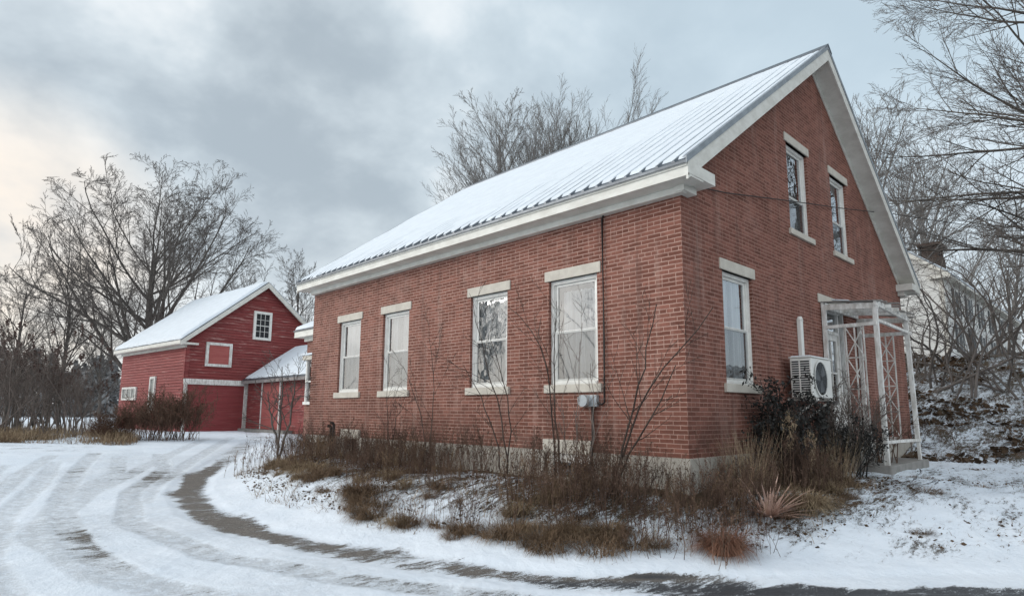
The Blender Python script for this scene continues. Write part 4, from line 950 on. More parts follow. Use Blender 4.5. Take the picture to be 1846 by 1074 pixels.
# upright trees behind the house ridge
lv3 = tree_levels(23, 20, .32, (20, .12, (14, 40), .68, .045, .045, 10, .5), (8, .2, (14, 36), .46, .045, .06, 7, .55), (7, .15, (15, 38), .44, .04, .07, 5, .6), (7, .1, (15, 42), .48, .035, .09, 4, .7), trunk_frac=.85, rmin=.008)
def fan_tree(seed, th, n, H, spread, r0, subs, rmin=.008):
    r = np.random.default_rng(seed); L0 = polyl(r, one((0, 0, -.3)), one((0, .03, 1)), one(th + .6), one(r0), 9, .03, .03, .55)
    az = r.uniform(0, 6.28, n); el = np.radians(90 - spread * np.sqrt(r.uniform(0, 1, n))); d = np.stack([np.cos(az) * np.cos(el), np.sin(az) * np.cos(el), np.sin(el)], -1)
    st = np.array([L0[0][0, k] for k in r.integers(5, 9, n)])
    A = polyl(r, st, d, H * r.uniform(.84, 1.02, n), r0 * r.uniform(.22, .36, n), 11, .006, .035, .12, rmin); lv = [L0, A]
    for (m, t0, ang, lr, u_, w_, K) in subs: A = branch(r, A[0], A[1], m, t0, ang, lr, u_, w_, K, .55, rmin, fall=.35); lv.append(A)
    return lv
lv3 = fan_tree(23, 5.5, 58, 13.6, 38, .30, [(13, .25, (12, 28), .24, .05, .05, 7), (7, .2, (14, 34), .42, .04, .07, 5), (4, .15, (15, 38), .5, .03, .08, 4)])
x, y = toplace(1035, 36); upr = make_tree('bare_tree', 'dense upright bare tree directly behind the middle of the snowy ridge', G, (x, y, 2.2), lv3, ('twig_grey', 'twig_grey')); upr.scale = (.93, .93, .86)
x, y = toplace(1128, 37); dup(upr, (x, y, 2.2), 2.0, (.85, .85, .58), 'upright bare tree behind the ridge, right of the densest one', G)
x, y = toplace(985, 39); dup(upr, (x, y, 2.0), 4.1, (.88, .88, .88), 'upright bare tree behind the ridge with the tallest spray', G)
lv4 = tree_levels(29, 16.5, .24, (24, .25, (28, 52), .40, .05, .05, 9, .45), (9, .2, (18, 42), .42, .04, .06, 7, .55), (6, .15, (18, 44), .45, .035, .08, 5, .6), (4, .1, (18, 45), .5, .03, .1, 4, .7), trunk_frac=.95, rmin=.009)
x, y = toplace(928, 37); feath = make_tree('bare_tree', 'thin feathery bare tree, first to rise over the ridge', G, (x, y, 2.0), lv4, ('twig_grey', 'twig_grey'), rz=.6); dup(feath, (*toplace(958, 41), 2.0), 3.6, (.9, .9, .82), 'slight bare tree filling the gap between the feathery tree and the upright ones', G)
x, y = toplace(870, 38); dup(feath, (x, y, 1.0), 1.9, (.85, .85, .80), 'lowest bare tree peeping over the far end of the ridge', G)
# trees to the right of the gable
lv5 = tree_levels(41, 18, .28, (20, .18, (16, 42), .64, .045, .05, 10, .55), (8, .2, (18, 42), .5, .04, .07, 7, .6), (6, .15, (18, 46), .46, .03, .09, 5, .65), (5, .1, (18, 46), .5, .02, .1, 4, .75), trunk_frac=.8, rmin=.010)
lv5 = dome(lv5, (0, 0, 10.5), 5.2, 7.6, seed=8)
x, y = toplace(1600, 34); rt1 = make_tree('bare_tree', 'bare tree leaning over from behind the right rake board', G, (x, y, 1.6), lv5, ('twig_grey', 'twig_grey'))
x, y = toplace(1690, 60); dup(rt1, (x, y, 2.4), 2.6, (1.3, 1.3, 1.35), 'pale bare tree behind the white neighbouring house', G)
x, y = toplace(1830, 66); dup(rt1, (x, y, 2.7), 4.4, (1.2, 1.2, 1.15), 'faint bare tree beyond the white house roof', G)
# big old tree just outside the frame reaching in with level boughs
def reach_tree():
    r = np.random.default_rng(58)
    L0 = polyl(r, one((0, 0, -.3)), one((.02, -.03, 1)), one(14), one(.42), 9, .05, .05, .35)
    n = 24
    f = r.uniform(.22, .98, n); az = np.concatenate([r.uniform(D2R(180), D2R(262), 17), r.uniform(0, 2 * np.pi, 7)])   # mostly towards the house
    st = np.array([L0[0][0, int(q * 8)] for q in f]); el = np.radians(r.uniform(2, 34, n))
    d = np.stack([np.cos(az) * np.cos(el), np.sin(az) * np.cos(el), np.sin(el)], -1)
    L1 = polyl(r, st, d, r.uniform(5.0, 8.2, n) * (1.1 - .35 * f), .085 - .045 * f, 10, .0, .07, .12)
    lv = [L0, L1]; A = L1
    for (n_, t0, ang, lr, up, wig, K, rr) in ((10, .15, (18, 46), .44, .02, .07, 8, .6), (8, .12, (18, 48), .44, .01, .09, 6, .65), (6, .1, (18, 50), .46, .0, .11, 5, .7)):
        A = branch(r, A[0], A[1], n_, t0, ang, lr, up, wig, K, rr, .0055); lv.append(A)
    return lv
x, y = toplace(2090, 16.5); make_tree('old_tree', 'large old tree reaching in from the right with long level boughs', G, (x, y, gzs(x, y)), reach_tree(), ('bark', 'twig'))
# trees across the road that the windows mirror
for k, (tx, ty, rz, lab) in enumerate([(-38, -30, .4, 'bare tree across the lot mirrored in the front windows'), (-30, -42, 2.2, 'second bare tree across the lot mirrored in the front windows'), (34, 40, 3.1, 'bare tree up the street mirrored in the gable windows')]):
    dup(slim if k < 2 else rt1, (tx, ty, -.5), rz, 1.0, lab, G)
# ------------------------------------------------------------------ shrubs and brush
def shrub_levels(seed, n, H, spread, r0, subs, up=.02, wig=.09, rmin=.004, lean=(0, 0), base=.25):
    r = np.random.default_rng(seed)
    az = r.uniform(0, 2 * np.pi, n); el = np.radians(90 - np.abs(r.normal(0, spread, n)))
    d = np.stack([np.cos(az) * np.cos(el) + lean[0], np.sin(az) * np.cos(el) + lean[1], np.sin(el)], -1)
    st = np.stack([r.normal(0, base, n), r.normal(0, base, n), np.full(n, -.06)], -1)
    L0 = polyl(r, st, norm(d), H * r.uniform(.65, 1.1, n), r0 * r.uniform(.7, 1.15, n), 9, up, wig, .3)
    lv = [L0]; A = L0
    for (m, t0, ang, lr, u_, w_, K) in subs:
        A = branch(r, A[0], A[1], m, t0, ang, lr, u_, w_, K, .6, rmin); lv.append(A)
    return lv
def make_shrub(name, label, group, loc, lv, mat='brush', cat='shrub', rz=0, extra=None):
    e = empty(name, loc, label, cat, group, rz)
    Vs, Fs, o = [], [], 0
    for k, (P, R) in enumerate(lv):
        V, F = tubes(P, R, 5 if k == 0 else 3); Vs.append(V); Fs.append(F + o); o += len(V)
    link('stems', mesh_np('stems', np.concatenate(Vs), np.concatenate(Fs)), M[mat], e, smooth=True)
    if extra: extra(e, lv)
    return e
def cards(r, pts, size, flat=.0, asp=2.):
    """small bent leaf faces at points"""
    n = len(pts); a = norm(r.normal(size=(n, 3)) * np.array([1, 1, 1 - flat])); b = norm(np.cross(a, r.normal(size=(n, 3)))); s = size * r.uniform(.5, 1.3, (n, 1))
    V = np.stack([pts - a * s * asp / 2, pts + b * s * .5, pts + a * s * asp / 2, pts - b * s * .5], 1).reshape(-1, 3)
    return V, np.arange(4 * n).reshape(n, 4)
def seed_heads(e, lv):
    r = np.random.default_rng(5); P = lv[min(2, len(lv) - 1)][0]; tips = P[:, -1]; tips = tips[r.uniform(size=len(tips)) < .5]
    Vs, Fs, o = [], [], 0
    for t in tips:
        pts = t + r.normal(0, 1, (26, 3)) * np.array([.035, .035, .085]); V, F = cards(r, pts, .075, 0, 1.4); Vs.append(V); Fs.append(F + o); o += len(V)
    link('seed_heads', mesh_np('seed_heads', np.concatenate(Vs), np.concatenate(Fs)), M['seed'], e)
def leaves(mat, n, size, lvl=-1, asp=2., sd=.05):
    def fn(e, lv):
        r = np.random.default_rng(9); P = lv[lvl][0].reshape(-1, 3); P = P[P[:, 2] > .1]; pts = P[r.integers(0, len(P), n)] + r.normal(0, sd, (n, 3))
        V, F = cards(r, pts, size, 0, asp); link('leaves', mesh_np('leaves', V, F), M[mat], e)
    return fn
GB = 'tangled brush along the left edge'
sub3 = [(6, .25, (18, 45), .42, .03, .08, 6), (5, .15, (20, 50), .42, .02, .10, 5), (4, .1, (20, 50), .42, .0, .1, 4)]
br1 = make_shrub('brush', 'tangled grey brown brush at the far left of the driveway', GB, (0, 0, 0), shrub_levels(71, 9, 3.1, 30, .022, sub3, rmin=.005, base=.5), 'brush')
sumac = make_shrub('sumac', 'bare sumac with dark seed heads standing over the brush', 'sumacs with dark seed heads', (0, 0, 0), shrub_levels(77, 7, 4.8, 14, .05, [(5, .45, (20, 45), .34, .05, .08, 6), (4, .35, (18, 42), .5, .06, .08, 5)], rmin=.010, base=.55), 'bark', 'small tree', extra=seed_heads)
k = 0
for (u, dp, sc, rz) in [(20, 25, 1.0, 0), (70, 24, .95, 1), (118, 24.5, 1.05, 2), (150, 26, .8, 3), (-10, 23, 1.1, 5), (45, 29, 1.2, 6), (100, 31, 1.15, 7.3), (140, 32, .9, 8.8), (10, 33, 1.3, 2.9), (-40, 26, 1.2, .3), (70, 37, 1.2, 4.2)]:
    x, y = toplace(u, dp); lab = 'tangled bare brush in the thicket left of the red barn'
    if k == 0: br1.location = (x, y, gzs(x, y)); br1.rotation_euler = (0, 0, rz); br1['label'] = lab
    else: dup(br1, (x, y, gzs(x, y)), rz, sc, lab, GB)
    k += 1
k = 0
for (u, dp, sc, rz) in [(60, 28, .92, 0), (20, 27, 1.0, 1.3), (95, 30, .85, 2.2), (120, 30, .75, 3.9), (-15, 29, 1.05, .7), (85, 34, .95, 2.8)]:
    x, y = toplace(u, dp); lab = 'bare sumac with dark upright seed heads left of the barn'
    if k == 0: sumac.location = (x, y, gzs(x, y)); sumac['label'] = lab
    else: dup(sumac, (x, y, gzs(x, y)), rz, sc, lab)
    k += 1
# russet bushes at the driveway edge in front of the barn
bush = make_shrub('russet_bush', 'tallest russet bush at the driveway edge below the barn corner', 'russet bushes by the barn', (0, 0, 0),
    shrub_levels(81, 60, 1.75, 18, .010, [(6, .25, (12, 34), .42, .03, .08, 5), (5, .15, (15, 40), .42, .02, .1, 4)], up=.03, rmin=.006, base=.42), 'weed2', 'bush', extra=leaves('bush', 3800, .030, sd=.06))
for j, (u, dp, sc, rz, lab) in enumerate([(325, 23.5, 1.0, 0, 'tallest russet bush at the driveway edge below the barn corner'), (285, 23.2, .85, 1.4, 'russet bush beside the tallest one, under the narrow side window'), (240, 23.0, .68, 2.7, 'russet bush below the barn side wall, left of the taller pair'), (203, 22.6, .52, 4.0, 'smallest russet bush, farthest left before the brush')]):
    x, y = toplace(u, dp)
    if j == 0: bush.location = (x, y, gzs(x, y)); bush.scale = (sc, sc, sc)
    else: dup(bush, (x, y, gzs(x, y)), rz, sc, lab)
# saplings along the front wall
def path_plant(name, label, group, paths, mat, r0, subs, seed, cat='sapling', rmin=.0035, extra=None):
    """thin stems following given world paths, with side twigs"""
    r = np.random.default_rng(seed); K = 10; Ps, Rs = [], []
    base = np.array(paths[0][0], float)
    for p in paths:
        p = np.array(p, float) - base; s = np.concatenate([[0], np.cumsum(np.linalg.norm(np.diff(p, axis=0), axis=1))]); q = np.linspace(0, s[-1], K)
        Ps.append(np.stack([np.interp(q, s, p[:, i]) for i in range(3)], -1) + np.concatenate([np.zeros((1, 3)), r.normal(0, .012, (K - 1, 3))])); Rs.append(r0 * np.linspace(1, .3, K))
    lv = [(np.array(Ps), np.array(Rs))]; A = lv[0]
    for (m, t0, ang, lr, u_, w_, Kk) in subs: A = branch(r, A[0], A[1], m, t0, ang, lr, u_, w_, Kk, .6, rmin); lv.append(A)
    return make_shrub(name, label, group, tuple(base), lv, mat, cat, extra=extra)
ss = [(6, .3, (22, 48), .34, .02, .07, 6), (4, .2, (22, 48), .42, .02, .08, 5)]
GS = 'bare saplings against the front wall'
path_plant('sapling', 'dark slanting sapling leaning right across the house corner', GS, [[(-.70, -.8, -.5), (-.50, -.8, -.1), (-.30, -.8, .47), (.03, -.8, .93), (.45, -.8, 1.35), (.84, -.8, 1.75)], [(-.56, -.8, -.4), (-.35, -.85, .3), (-.2, -.8, .85), (-.05, -.75, 1.45), (.0, -.7, 1.9)], [(-.66, -.8, -.45), (-.2, -.9, .2), (.15, -.95, .6), (.45, -1, 1.1)]], 'twig_dark', .017, ss, 101)
path_plant('sapling', 'sapling of crossing stems in front of the third window', GS, [[(-2.70, -.62, -.5), (-2.75, -.6, .0), (-2.84, -.6, .425), (-3.1, -.6, 1.03), (-3.38, -.6, 1.76), (-3.6, -.6, 2.35)], [(-2.8, -.6, -.45), (-3.0, -.6, .2), (-3.35, -.6, .85), (-3.75, -.62, 1.35)], [(-2.72, -.6, -.45), (-2.6, -.65, .4), (-2.7, -.7, 1.1), (-3.0, -.7, 1.7)]], 'twig_dark', .014, ss, 102)
path_plant('sapling', 'sapling bending left beside the fourth window frame', GS, [[(-1.74, -.6, -.5), (-1.75, -.6, .0), (-1.80, -.6, .68), (-1.91, -.6, 1.32), (-2.25, -.6, 1.84), (-2.74, -.6, 2.24)], [(-1.66, -.58, -.4), (-1.75, -.6, .6), (-1.77, -.6, 1.55), (-1.69, -.6, 2.19)]], 'twig_dark', .014, ss, 103)
path_plant('sapling', 'slim straight sapling between the second and third windows', GS, [[(-4.45, -.75, -.5), (-4.46, -.75, .2), (-4.4, -.75, .97), (-4.6, -.75, 2.13)], [(-4.48, -.75, -.4), (-4.75, -.75, .5), (-5.2, -.75, 1.25), (-5.6, -.7, 1.5)]], 'twig_dark', .010, ss, 104)
path_plant('sapling', 'short sapling below the second window sill', GS, [[(-5.85, -.65, -.5), (-5.95, -.65, .3), (-5.98, -.65, .8), (-5.92, -.65, 1.42)], [(-5.85, -.65, -.4), (-5.6, -.7, .4), (-5.2, -.75, .75)]], 'twig_dark', .010, ss, 105)
path_plant('sapling', 'pale twig sapling under the meter box', GS, [[(-1.15, -.9, -.5), (-1.1, -.9, .3), (-1.05, -.9, 1.0), (-1.0, -.9, 1.75)], [(-1.2, -.9, -.4), (-1.3, -.9, .25), (-1.35, -.9, .8)], [(-.9, -.95, -.4), (-.75, -.95, .4), (-.85, -.9, 1.2)]], 'brush', .009, ss, 106)
x, y = toplace(512, 15.5); z = gzs(x, y)
path_plant('young_tree', 'knotty young tree at the far end of the weed patch', GS, [[(x, y, z - .1), (x - .05, y, z + .7), (x + .02, y, z + 1.4), (x - .1, y, z + 2.3)], [(x, y, z), (x + .3, y + .1, z + .9), (x + .45, y + .1, z + 2.1)], [(x, y, z + .3), (x - .35, y - .1, z + 1.0), (x - .6, y - .1, z + 1.7)]], 'bark', .035, [(8, .3, (25, 55), .45, .03, .08, 6), (5, .2, (22, 50), .45, .02, .1, 5), (3, .2, (22, 50), .45, .0, .1, 4)], 107, 'small tree', .005)
# ------------------------------------------------------------------ dead weeds: tall stalks, each plant its own
def weed_proto(seed, H, n, mat, fuzz):
    r = np.random.default_rng(seed)
    lv = shrub_levels(seed, int(n * 1.3), H * 1.1, 12, .0044, [(9, .45, (18, 42), .20, .05, .06, 4)], up=.01, wig=.05, rmin=.0020, base=.13)
    e = empty('dead_weed', (0, 0, 0), 'dead brown weed stalks standing in the snowy patch under the front windows', 'weed', 'dead weed stalks in front of the house')
    Vs, Fs, o = [], [], 0
    for k, (P, R) in enumerate(lv):
        V, F = tubes(P, R, 3); Vs.append(V); Fs.append(F + o); o += len(V)
    P = lv[0][0]; top = P[:, 6:].reshape(-1, 3); tw = lv[1][0][:, 1:].reshape(-1, 3)
    pts = np.concatenate([top[r.integers(0, len(top), fuzz)], tw[r.integers(0, len(tw), 2 * fuzz)]]) + r.normal(0, .009, (3 * fuzz, 3))
    V, F = cards(r, pts, .0125, 0, 2.0)
    low = P[:, 2:6].reshape(-1, 3); q = low[r.integers(0, len(low), 10)] + r.normal(0, .012, (10, 3)) - np.array([0, 0, .015]); V2, F2 = cards(r, q, .016, -.6, 3.6)
    Vs.append(V); Fs.append(F + o); o += len(V); Vs.append(V2); Fs.append(F2 + o)
    link('stalks', mesh_np('stalks', np.concatenate(Vs), np.concatenate(Fs)), M[mat], e)
    return e
wp = [weed_proto(200 + i, h_, n_, m_, fz) for i, (h_, n_, m_, fz) in enumerate([(.62, 8, 'weed', 60), (.75, 7, 'weed', 55), (.52, 10, 'straw_dark', 60), (.85, 5, 'weed', 50), (.45, 9, 'weed2', 45), (.68, 9, 'weed', 80)])]
spots = []
rw = np.random.default_rng(12)
def patch(n, cx, cy, sx, sy, hs, mx=.25):
    for _ in range(n):
        while True:
            x, y = rw.normal(cx, sx), rw.normal(cy, sy)
            if (y < -mx or x > mx) and abs(x - cx) < 2.4 * sx: break
        spots.append((x, y, hs * rw.uniform(.7, 1.25)))
patch(66, -6.4, -.85, 1.7, .36, 1.02); patch(34, -5.0, -1.35, 1.1, .35, .8); patch(16, -8.8, -.9, .7, .4, .9); patch(16, -3.9, -1.7, .8, .35, .55)
patch(54, -.85, -1.1, .85, .42, .98); patch(26, .55, -.35, .35, .5, .85, .2); patch(24, .75, 1.1, .25, .7, .9, .3); patch(10, -2.0, -2.05, .7, .3, .6); patch(18, .65, 2.2, .2, .6, .8, .3)
first = [True] * len(wp)
for i, (x, y, s) in enumerate(spots):
    if float((lambda d_: d_[0] * d_[1])(poly_dist(np.array([x]), np.array([y]), BAND))[0]) < .65: continue
    p = i % len(wp); z = gzs(x, y) - .02
    lab = 'dead brown weed stalks standing in the weed patch around the brick house'
    if first[p]: wp[p].location = (x, y, z); wp[p].scale = (s, s, s); wp[p]['label'] = lab; first[p] = False
    else: dup(wp[p], (x, y, z), rw.uniform(0, 6.28), s, lab)
# ------------------------------------------------------------------ grass: blades
def blades(r, base, ln, w, lean, K=4, dirs=None, curl=.5):
    """curved tapering blades as strips: base (N,3)"""
    n = len(base); az = r.uniform(0, 2 * np.pi, n) if dirs is None else dirs; el = np.radians(r.uniform(lean[0], lean[1], n)); L_ = ln * r.uniform(.55, 1.2, n)
    V = np.zeros((n, K, 2, 3)); p = base.copy(); side = np.stack([-np.sin(az), np.cos(az), 0 * az], -1)
    for k in range(K):
        wd = w * (1 - k / (K - 1)) ** .7 * .5 + .0004
        V[:, k, 0] = p - side * wd; V[:, k, 1] = p + side * wd
        d = np.stack([np.cos(az) * np.cos(el), np.sin(az) * np.cos(el), np.sin(el)], -1); p = p + d * (L_ / (K - 1))[:, None]; el = el - curl * r.uniform(.4, 1.4, n)
    idx = np.arange(n * K * 2).reshape(n, K, 2)
    F = np.stack([idx[:, :-1, 0], idx[:, :-1, 1], idx[:, 1:, 1], idx[:, 1:, 0]], -1).reshape(-1, 4)
    return V.reshape(-1, 3), F
def tuft_proto(name, seed, n, ln, rad, w, lean, mat, label, cat, group=None, curl=.5):
    r = np.random.default_rng(seed); a = r.uniform(0, 6.28, n); q = rad * np.sqrt(r.uniform(0, 1, n)); base = np.stack([q * np.cos(a), q * np.sin(a), 0 * a - .02], -1)
    V, F = blades(r, base, ln, w, lean, 5, dirs=a + r.normal(0, .7, n), curl=curl)
    e = empty(name, (0, 0, 0), label, cat, group); link('blades', mesh_np('blades', V, F), M[mat], e); return e
GT = 'matted grass clumps at the edge of the weed patch'
tp = [tuft_proto('grass_clump', 300 + i, n_, l_, rd, .007, (25, 85), m_, 'matted brown grass clump at the snowy edge of the weed patch', 'grass clump', GT, .55) for i, (n_, l_, rd, m_) in enumerate([(420, .34, .16, 'straw_dark'), (340, .28, .20, 'straw_dark'), (300, .36, .14, 'straw'), (380, .26, .22, 'straw_dark')])]
ts = []
edge = [(-10.2, -1.0), (-8.6, -1.55), (-6.8, -2.0), (-5, -2.4), (-3.6, -2.65), (-2.4, -2.75), (-1.4, -2.7), (-.7, -2.45), (-.15, -1.95), (.4, -1.3)]
ed = np.array(edge); es = np.concatenate([[0], np.cumsum(np.linalg.norm(np.diff(ed, axis=0), axis=1))])
for _ in range(60):
    q = rw.uniform(0, es[-1]); x = np.interp(q, es, ed[:, 0]) + rw.normal(0, .12); y = np.interp(q, es, ed[:, 1]) + abs(rw.normal(0, .26)); ts.append((x, y, rw.uniform(.55, 1.15)))
for _ in range(20): ts.append((rw.normal(-.5, .6), rw.normal(-1.75, .25), rw.uniform(.6, 1.1)))
for _ in range(40): ts.append((rw.normal(.95, .25), rw.uniform(.3, 2.9), rw.uniform(.4, .8)))
for _ in range(12): ts.append((rw.uniform(-8.5, -2.5), rw.uniform(-2.1, -1.3), rw.uniform(.4, .8)))
first = [True] * len(tp)
for i, (x, y, s) in enumerate(ts):
    if y > -.15 and x < .15: continue
    if float((lambda d_: d_[0] * d_[1])(poly_dist(np.array([x]), np.array([y]), BAND))[0]) < .75: continue
    p = i % len(tp); z = gzs(x, y) - .015
    if first[p]: tp[p].location = (x, y, z); tp[p].scale = (s, s, s); first[p] = False
    else: dup(tp[p], (x, y, z), rw.uniform(0, 6.28), s)
# loose thatch between the clumps, on the lawn, the bank and the far verge
def thatch(name, n, sampler, ln, w, lean, mat, seed, curl=.3):
    r = np.random.default_rng(seed); x, y = sampler(r, n); z = gz(x, y) - .005
    V, F = blades(r, np.stack([x, y, z], -1), ln, w, lean, 4, curl=curl)
    tag(link(name, mesh_np(name, V, F), M[mat]), kind='stuff')
def s_mound(r, n):
    x = r.uniform(-10.5, 2.2, n * 4); y = r.uniform(-3.0, 3.5, n * 4); d, s = poly_dist(x, y, BAND); sd = d * s
    k = (sd > .75) & ((y < -.05) | (x > .05)) & (fbm(x * 2.2, y * 2.2, 71) > .57) & (x < 1.5); return x[k][:n], y[k][:n]
thatch('dead_grass', 6500, s_mound, .20, .006, (5, 60), 'straw_dark', 401); 
def s_mound2(r, n):
    x = r.uniform(-10.5, 2.2, n * 4); y = r.uniform(-3.0, 3.5, n * 4); d, s = poly_dist(x, y, BAND); sd = d * s
    k = (sd > .8) & ((y < -.05) | (x > .05)) & (fbm(x * 1.7, y * 1.7, 73) > .58) & (x < 1.6); return x[k][:n], y[k][:n]
thatch('dry_grass', 3500, s_mound2, .22, .006, (10, 70), 'straw', 402)
def s_bank(r, n):
    x = r.uniform(-7, 9, n * 4); y = r.uniform(8.6, 24, n * 4); k = fbm(x * .9, y * .9, 75) > .52; return x[k][:n], y[k][:n]
def litter_cards(name, n, sampler, size, mat, seed, lift=.03):
    r = np.random.default_rng(seed); x, y = sampler(r, n); pts = np.stack([x, y, gz(x, y) + r.uniform(0, lift, len(x))], -1); V, F = cards(r, pts, size, .75, 1.6)
    tag(link(name, mesh_np(name, V, F), M[mat]), kind='stuff')
def s_lawn(r, n):
    x = r.uniform(1.0, 5.5, n * 5); y = r.uniform(.8, 9.5, n * 5); d, s = poly_dist(x, y, BAND); k = (d * s > .9) & (fbm(x * 1.1, y * 1.1, 91) + r.normal(0, .05, len(x)) > .58) & ((x > 1.4) | (y > 7.6)); return x[k][:n], y[k][:n]
thatch('lawn_grass', 2600, s_lawn, .09, .005, (5, 50), 'straw_dark', 408); litter_cards('lawn_leaves', 350, s_lawn, .035, 'litter', 409, .015)
litter_cards('leaf_litter', 9000, s_bank, .10, 'litter', 403, .07); thatch('bank_grass', 5000, s_bank, .30, .009, (10, 70), 'straw_dark', 404)
def s_mound3(r, n):
    x = r.uniform(-10.5, 2.0, n * 4); y = r.uniform(-2.8, 3.8, n * 4); d, s = poly_dist(x, y, BAND); k = (d * s > .9) & ((y < -.05) | (x > .05)) & (fbm(x * 3, y * 3, 77) > .45) & (x < 1.6); return x[k][:n], y[k][:n]
litter_cards('fallen_leaves', 3200, s_mound3, .030, 'litter', 405, .05)
def s_verge(r, n):
    dd = r.uniform(20.5, 30, n * 4); uu = r.uniform(-60, 345, n * 4); x = CAMP[0] + F0[0] * dd + R0[0] * (uu - 923) / 1114.8 * dd; y = CAMP[1] + F0[1] * dd + R0[1] * (uu - 923) / 1114.8 * dd
    d, s = poly_dist(x, y, BAND); sd = -d * s; k = (sd > 2.3 + (-x - 15) * .25 + 1.6 * (fbm(x * .7, y * .7, 81) - .45)) & (x < -15) & (fbm(x * .8, y * .8, 83) + .12 * (uu > 200) + .08 * (uu < 60) + r.normal(0, .10, len(x)) > .56); return x[k][:n], y[k][:n]
thatch('tall_grass', 5200, s_verge, .55, .014, (25, 86), 'straw', 406, .45); thatch('verge_grass', 8000, s_verge, .40, .016, (10, 80), 'straw_dark', 407, .3)
# ------------------------------------------------------------------ named clumps round the corner bed
t = tuft_proto('grass_tuft', 501, 1300, .40, .15, .006, (40, 88), 'straw_red', 'mounded russet grass tuft at the snow edge below the spiky yucca', 'grass tuft', None, .62); x, y = .92, -.95; t.location = (x, y, gzs(x, y))
t = tuft_proto('grass_tuft', 502, 900, .34, .24, .006, (25, 80), 'straw', 'flattened tan grass tuft spreading right of the spiky yucca', 'grass tuft', None, .55); x, y = 1.12, .75; t.location = (x, y, gzs(x, y))
r = np.random.default_rng(503); n = 74; a = r.uniform(0, 6.28, n); V, F = blades(r, np.stack([.05 * np.cos(a), .05 * np.sin(a), 0 * a + .04], -1), .54, .044, (0, 62), 5, dirs=a, curl=.10)
e = empty('yucca', (.95, .10, gzs(.95, .10)), 'spiky yucca with bleached pinkish blades beside the house corner', 'plant'); link('blades', mesh_np('blades', V, F), M['yucca'], e)
def plume(e, lv):
    r = np.random.default_rng(4); tips = lv[0][0][:, -3:]; Vs, Fs, o = [], [], 0
    for k in range(len(tips)):
        q = tips[k][r.integers(0, 3, 130)] + r.normal(0, 1, (130, 3)) * np.array([.022, .022, .05]) - np.array([0, 0, .04]); V, F = cards(r, q, .014, -.8, 5); Vs.append(V); Fs.append(F + o); o += len(V)
    link('plume', mesh_np('plume', np.concatenate(Vs), np.concatenate(Fs)), M['plume'], e)
for (lab, x, y, zt, sx) in [('tall drooping tan plume in front of the dark bush', .72, 1.25, .50, .04), ('shorter upright tan plume below the heat pump', .80, 1.75, .22, .0)]:
    z = gzs(x, y); path_plant('plume_grass', lab, 'tan plume grasses', [[(x, y, z), (x - .06, y, z + .35), (x - .02, y + .02, zt), (x + sx, y + .07, zt + .07), (x + sx + .05, y + .13, zt + .02)], [(x + .03, y, z), (x + .05, y, z + .3), (x + .04, y + .05, zt - .12)]], 'plume', .006, [(3, .2, (15, 30), .25, .0, .05, 4)], 610, 'ornamental grass', extra=plume)
db = make_shrub('dark_bush', 'blackened leafy bush below the heat pump against the gable', None, (.38, 1.95, gzs(.38, 1.95)), shrub_levels(620, 26, 1.45, 26, .014, [(6, .3, (20, 50), .34, .03, .08, 5), (5, .2, (20, 50), .4, .0, .1, 4)], rmin=.004, base=.30), 'leaf_dark', 'bush', extra=leaves('leaf_dark', 4200, .034, sd=.04))
db.scale = (.8, 1.15, 1.0)
d3_ = make_shrub('dark_bush', 'low blackened bush between the heat pump and the porch', None, (.55, 3.4, gzs(.55, 3.4)), shrub_levels(625, 24, .95, 30, .012, [(6, .3, (20, 50), .36, .03, .08, 5), (5, .2, (20, 50), .4, .0, .1, 4)], rmin=.004, base=.34), 'leaf_dark', 'bush', extra=leaves('leaf_dark', 1800, .028, sd=.04))
make_shrub('twiggy_shrub', 'dark twiggy shrub in front of the white porch lattice', None, (.50, 4.42, gzs(.50, 4.42)), shrub_levels(630, 22, 1.5, 24, .014, [(7, .2, (18, 45), .4, .04, .08, 6), (5, .2, (20, 50), .42, .02, .1, 5), (3, .2, (20, 50), .42, .0, .1, 4)], rmin=.004, base=.16, wig=.07), 'brush', 'shrub')
make_shrub('twiggy_shrub', 'small reddish twig shrub inside the porch lattice', None, (.75, 5.6, -.28), shrub_levels(631, 14, 1.1, 20, .010, [(6, .2, (18, 45), .4, .04, .08, 5), (4, .2, (20, 50), .42, .02, .1, 4)], rmin=.0035, base=.12), 'weed2', 'shrub')
t = tuft_proto('grass_tuft', 504, 260, .75, .28, .006, (66, 89), 'plume', 'thin upright yellow stalks against the lower gable bricks', 'grass tuft', None, .10); t.location = (.42, .75, gzs(.42, .75))
t = tuft_proto('grass_tuft', 505, 240, .70, .30, .006, (66, 89), 'plume', 'thin upright yellow stalks left of the porch slab', 'grass tuft', None, .10); t.location = (.62, 3.2, gzs(.62, 3.2))
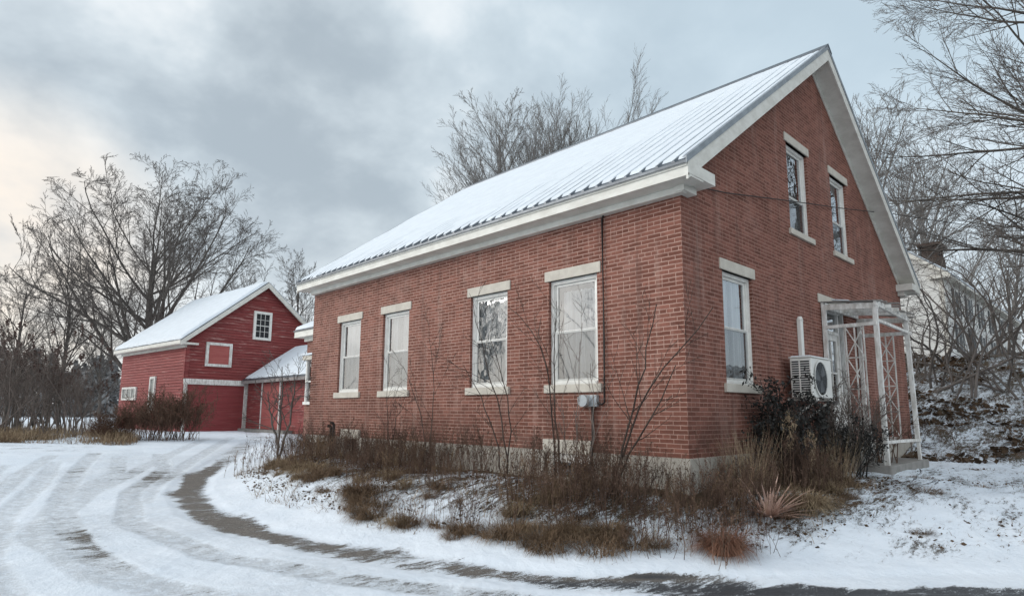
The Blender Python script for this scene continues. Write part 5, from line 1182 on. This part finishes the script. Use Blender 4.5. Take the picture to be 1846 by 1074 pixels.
# ------------------------------------------------------------------ arching shrubs on the bank
GA = 'arching bare shrubs on the snowy bank'
ar = make_shrub('arching_shrub', 'arching bare shrub on the bank', GA, (0, 0, 0), shrub_levels(701, 6, 4.3, 36, .042, [(5, .25, (20, 55), .42, .01, .12, 7), (5, .2, (22, 55), .42, .0, .13, 5), (3, .15, (22, 55), .42, .0, .14, 4)], up=-.06, wig=.13, rmin=.005, base=.4), 'twig')
for j, (u, dp, sc, rz, lab) in enumerate([(1700, 18.5, 1.0, 0, 'arching bare shrub nearest the porch corner on the bank'), (1770, 17.5, .95, 1.9, 'arching bare shrub on the bank in front of the shuttered wall'), (1835, 17.0, 1.0, 3.2, 'arching bare shrub at the right edge of the bank'), (1735, 21, 1.05, 4.4, 'arching bare shrub higher on the bank below the chimney'), (1810, 21.5, 1.15, 5.5, 'arching bare shrub high on the bank at far right'), (1660, 20.5, .8, 2.7, 'small arching shrub close behind the brick gable corner')]):
    x, y = toplace(u, dp)
    if j == 0: ar.location = (x, y, gzs(x, y) - .05); ar['label'] = lab
    else: dup(ar, (x, y, gzs(x, y) - .05), rz, sc, lab)
lb = make_shrub('low_shrub', 'low leafless shrub at the foot of the bank beside the porch', None, (-.2, 10.2, gzs(-.2, 10.2)), shrub_levels(720, 26, .7, 34, .010, [(6, .2, (20, 50), .45, .02, .1, 5), (4, .2, (20, 50), .45, .0, .1, 4)], rmin=.004, base=.3), 'weed', 'shrub')
for i, (x, y, s) in enumerate([(2.0, 2.6, .75), (2.35, 4.0, .6), (1.5, 4.5, .7), (1.75, 6.9, .5), (2.2, 1.2, .5)]):
    dup(tp[1], (x, y, gzs(x, y) - .02), i, (s, s, s * .6), 'low brown grass clump poking through the snowy side lawn', 'grass clumps in the side lawn')
# ------------------------------------------------------------------ far tree line
def treeline():
    r = np.random.default_rng(801); Vs, Fs, o = [], [], 0
    for k in range(150):
        az = r.uniform(-50, -24) if k < 120 else r.uniform(-24, -14); dd = r.uniform(105, 150); a = D2R(az)
        x = CAMP[0] + dd * (F0[0] * math.cos(a) + R0[0] * math.sin(a)); y = CAMP[1] + dd * (F0[1] * math.cos(a) + R0[1] * math.sin(a)); H = r.uniform(5, 11.5)
        n = 260; t_ = r.uniform(0, 1, n); q = (1 - t_) ** .8 * H * .24 * np.sqrt(r.uniform(.1, 1, n)); aa = r.uniform(0, 6.28, n)
        pts = np.stack([x + q * np.cos(aa), y + q * np.sin(aa), -.6 + t_ * H], -1); V, F = cards(r, pts, .55, .3, 2.2); Vs.append(V); Fs.append(F + o); o += len(V)
    tag(link('far_woods', mesh_np('far_woods', np.concatenate(Vs), np.concatenate(Fs)), M['conifer']), kind='stuff')
treeline()
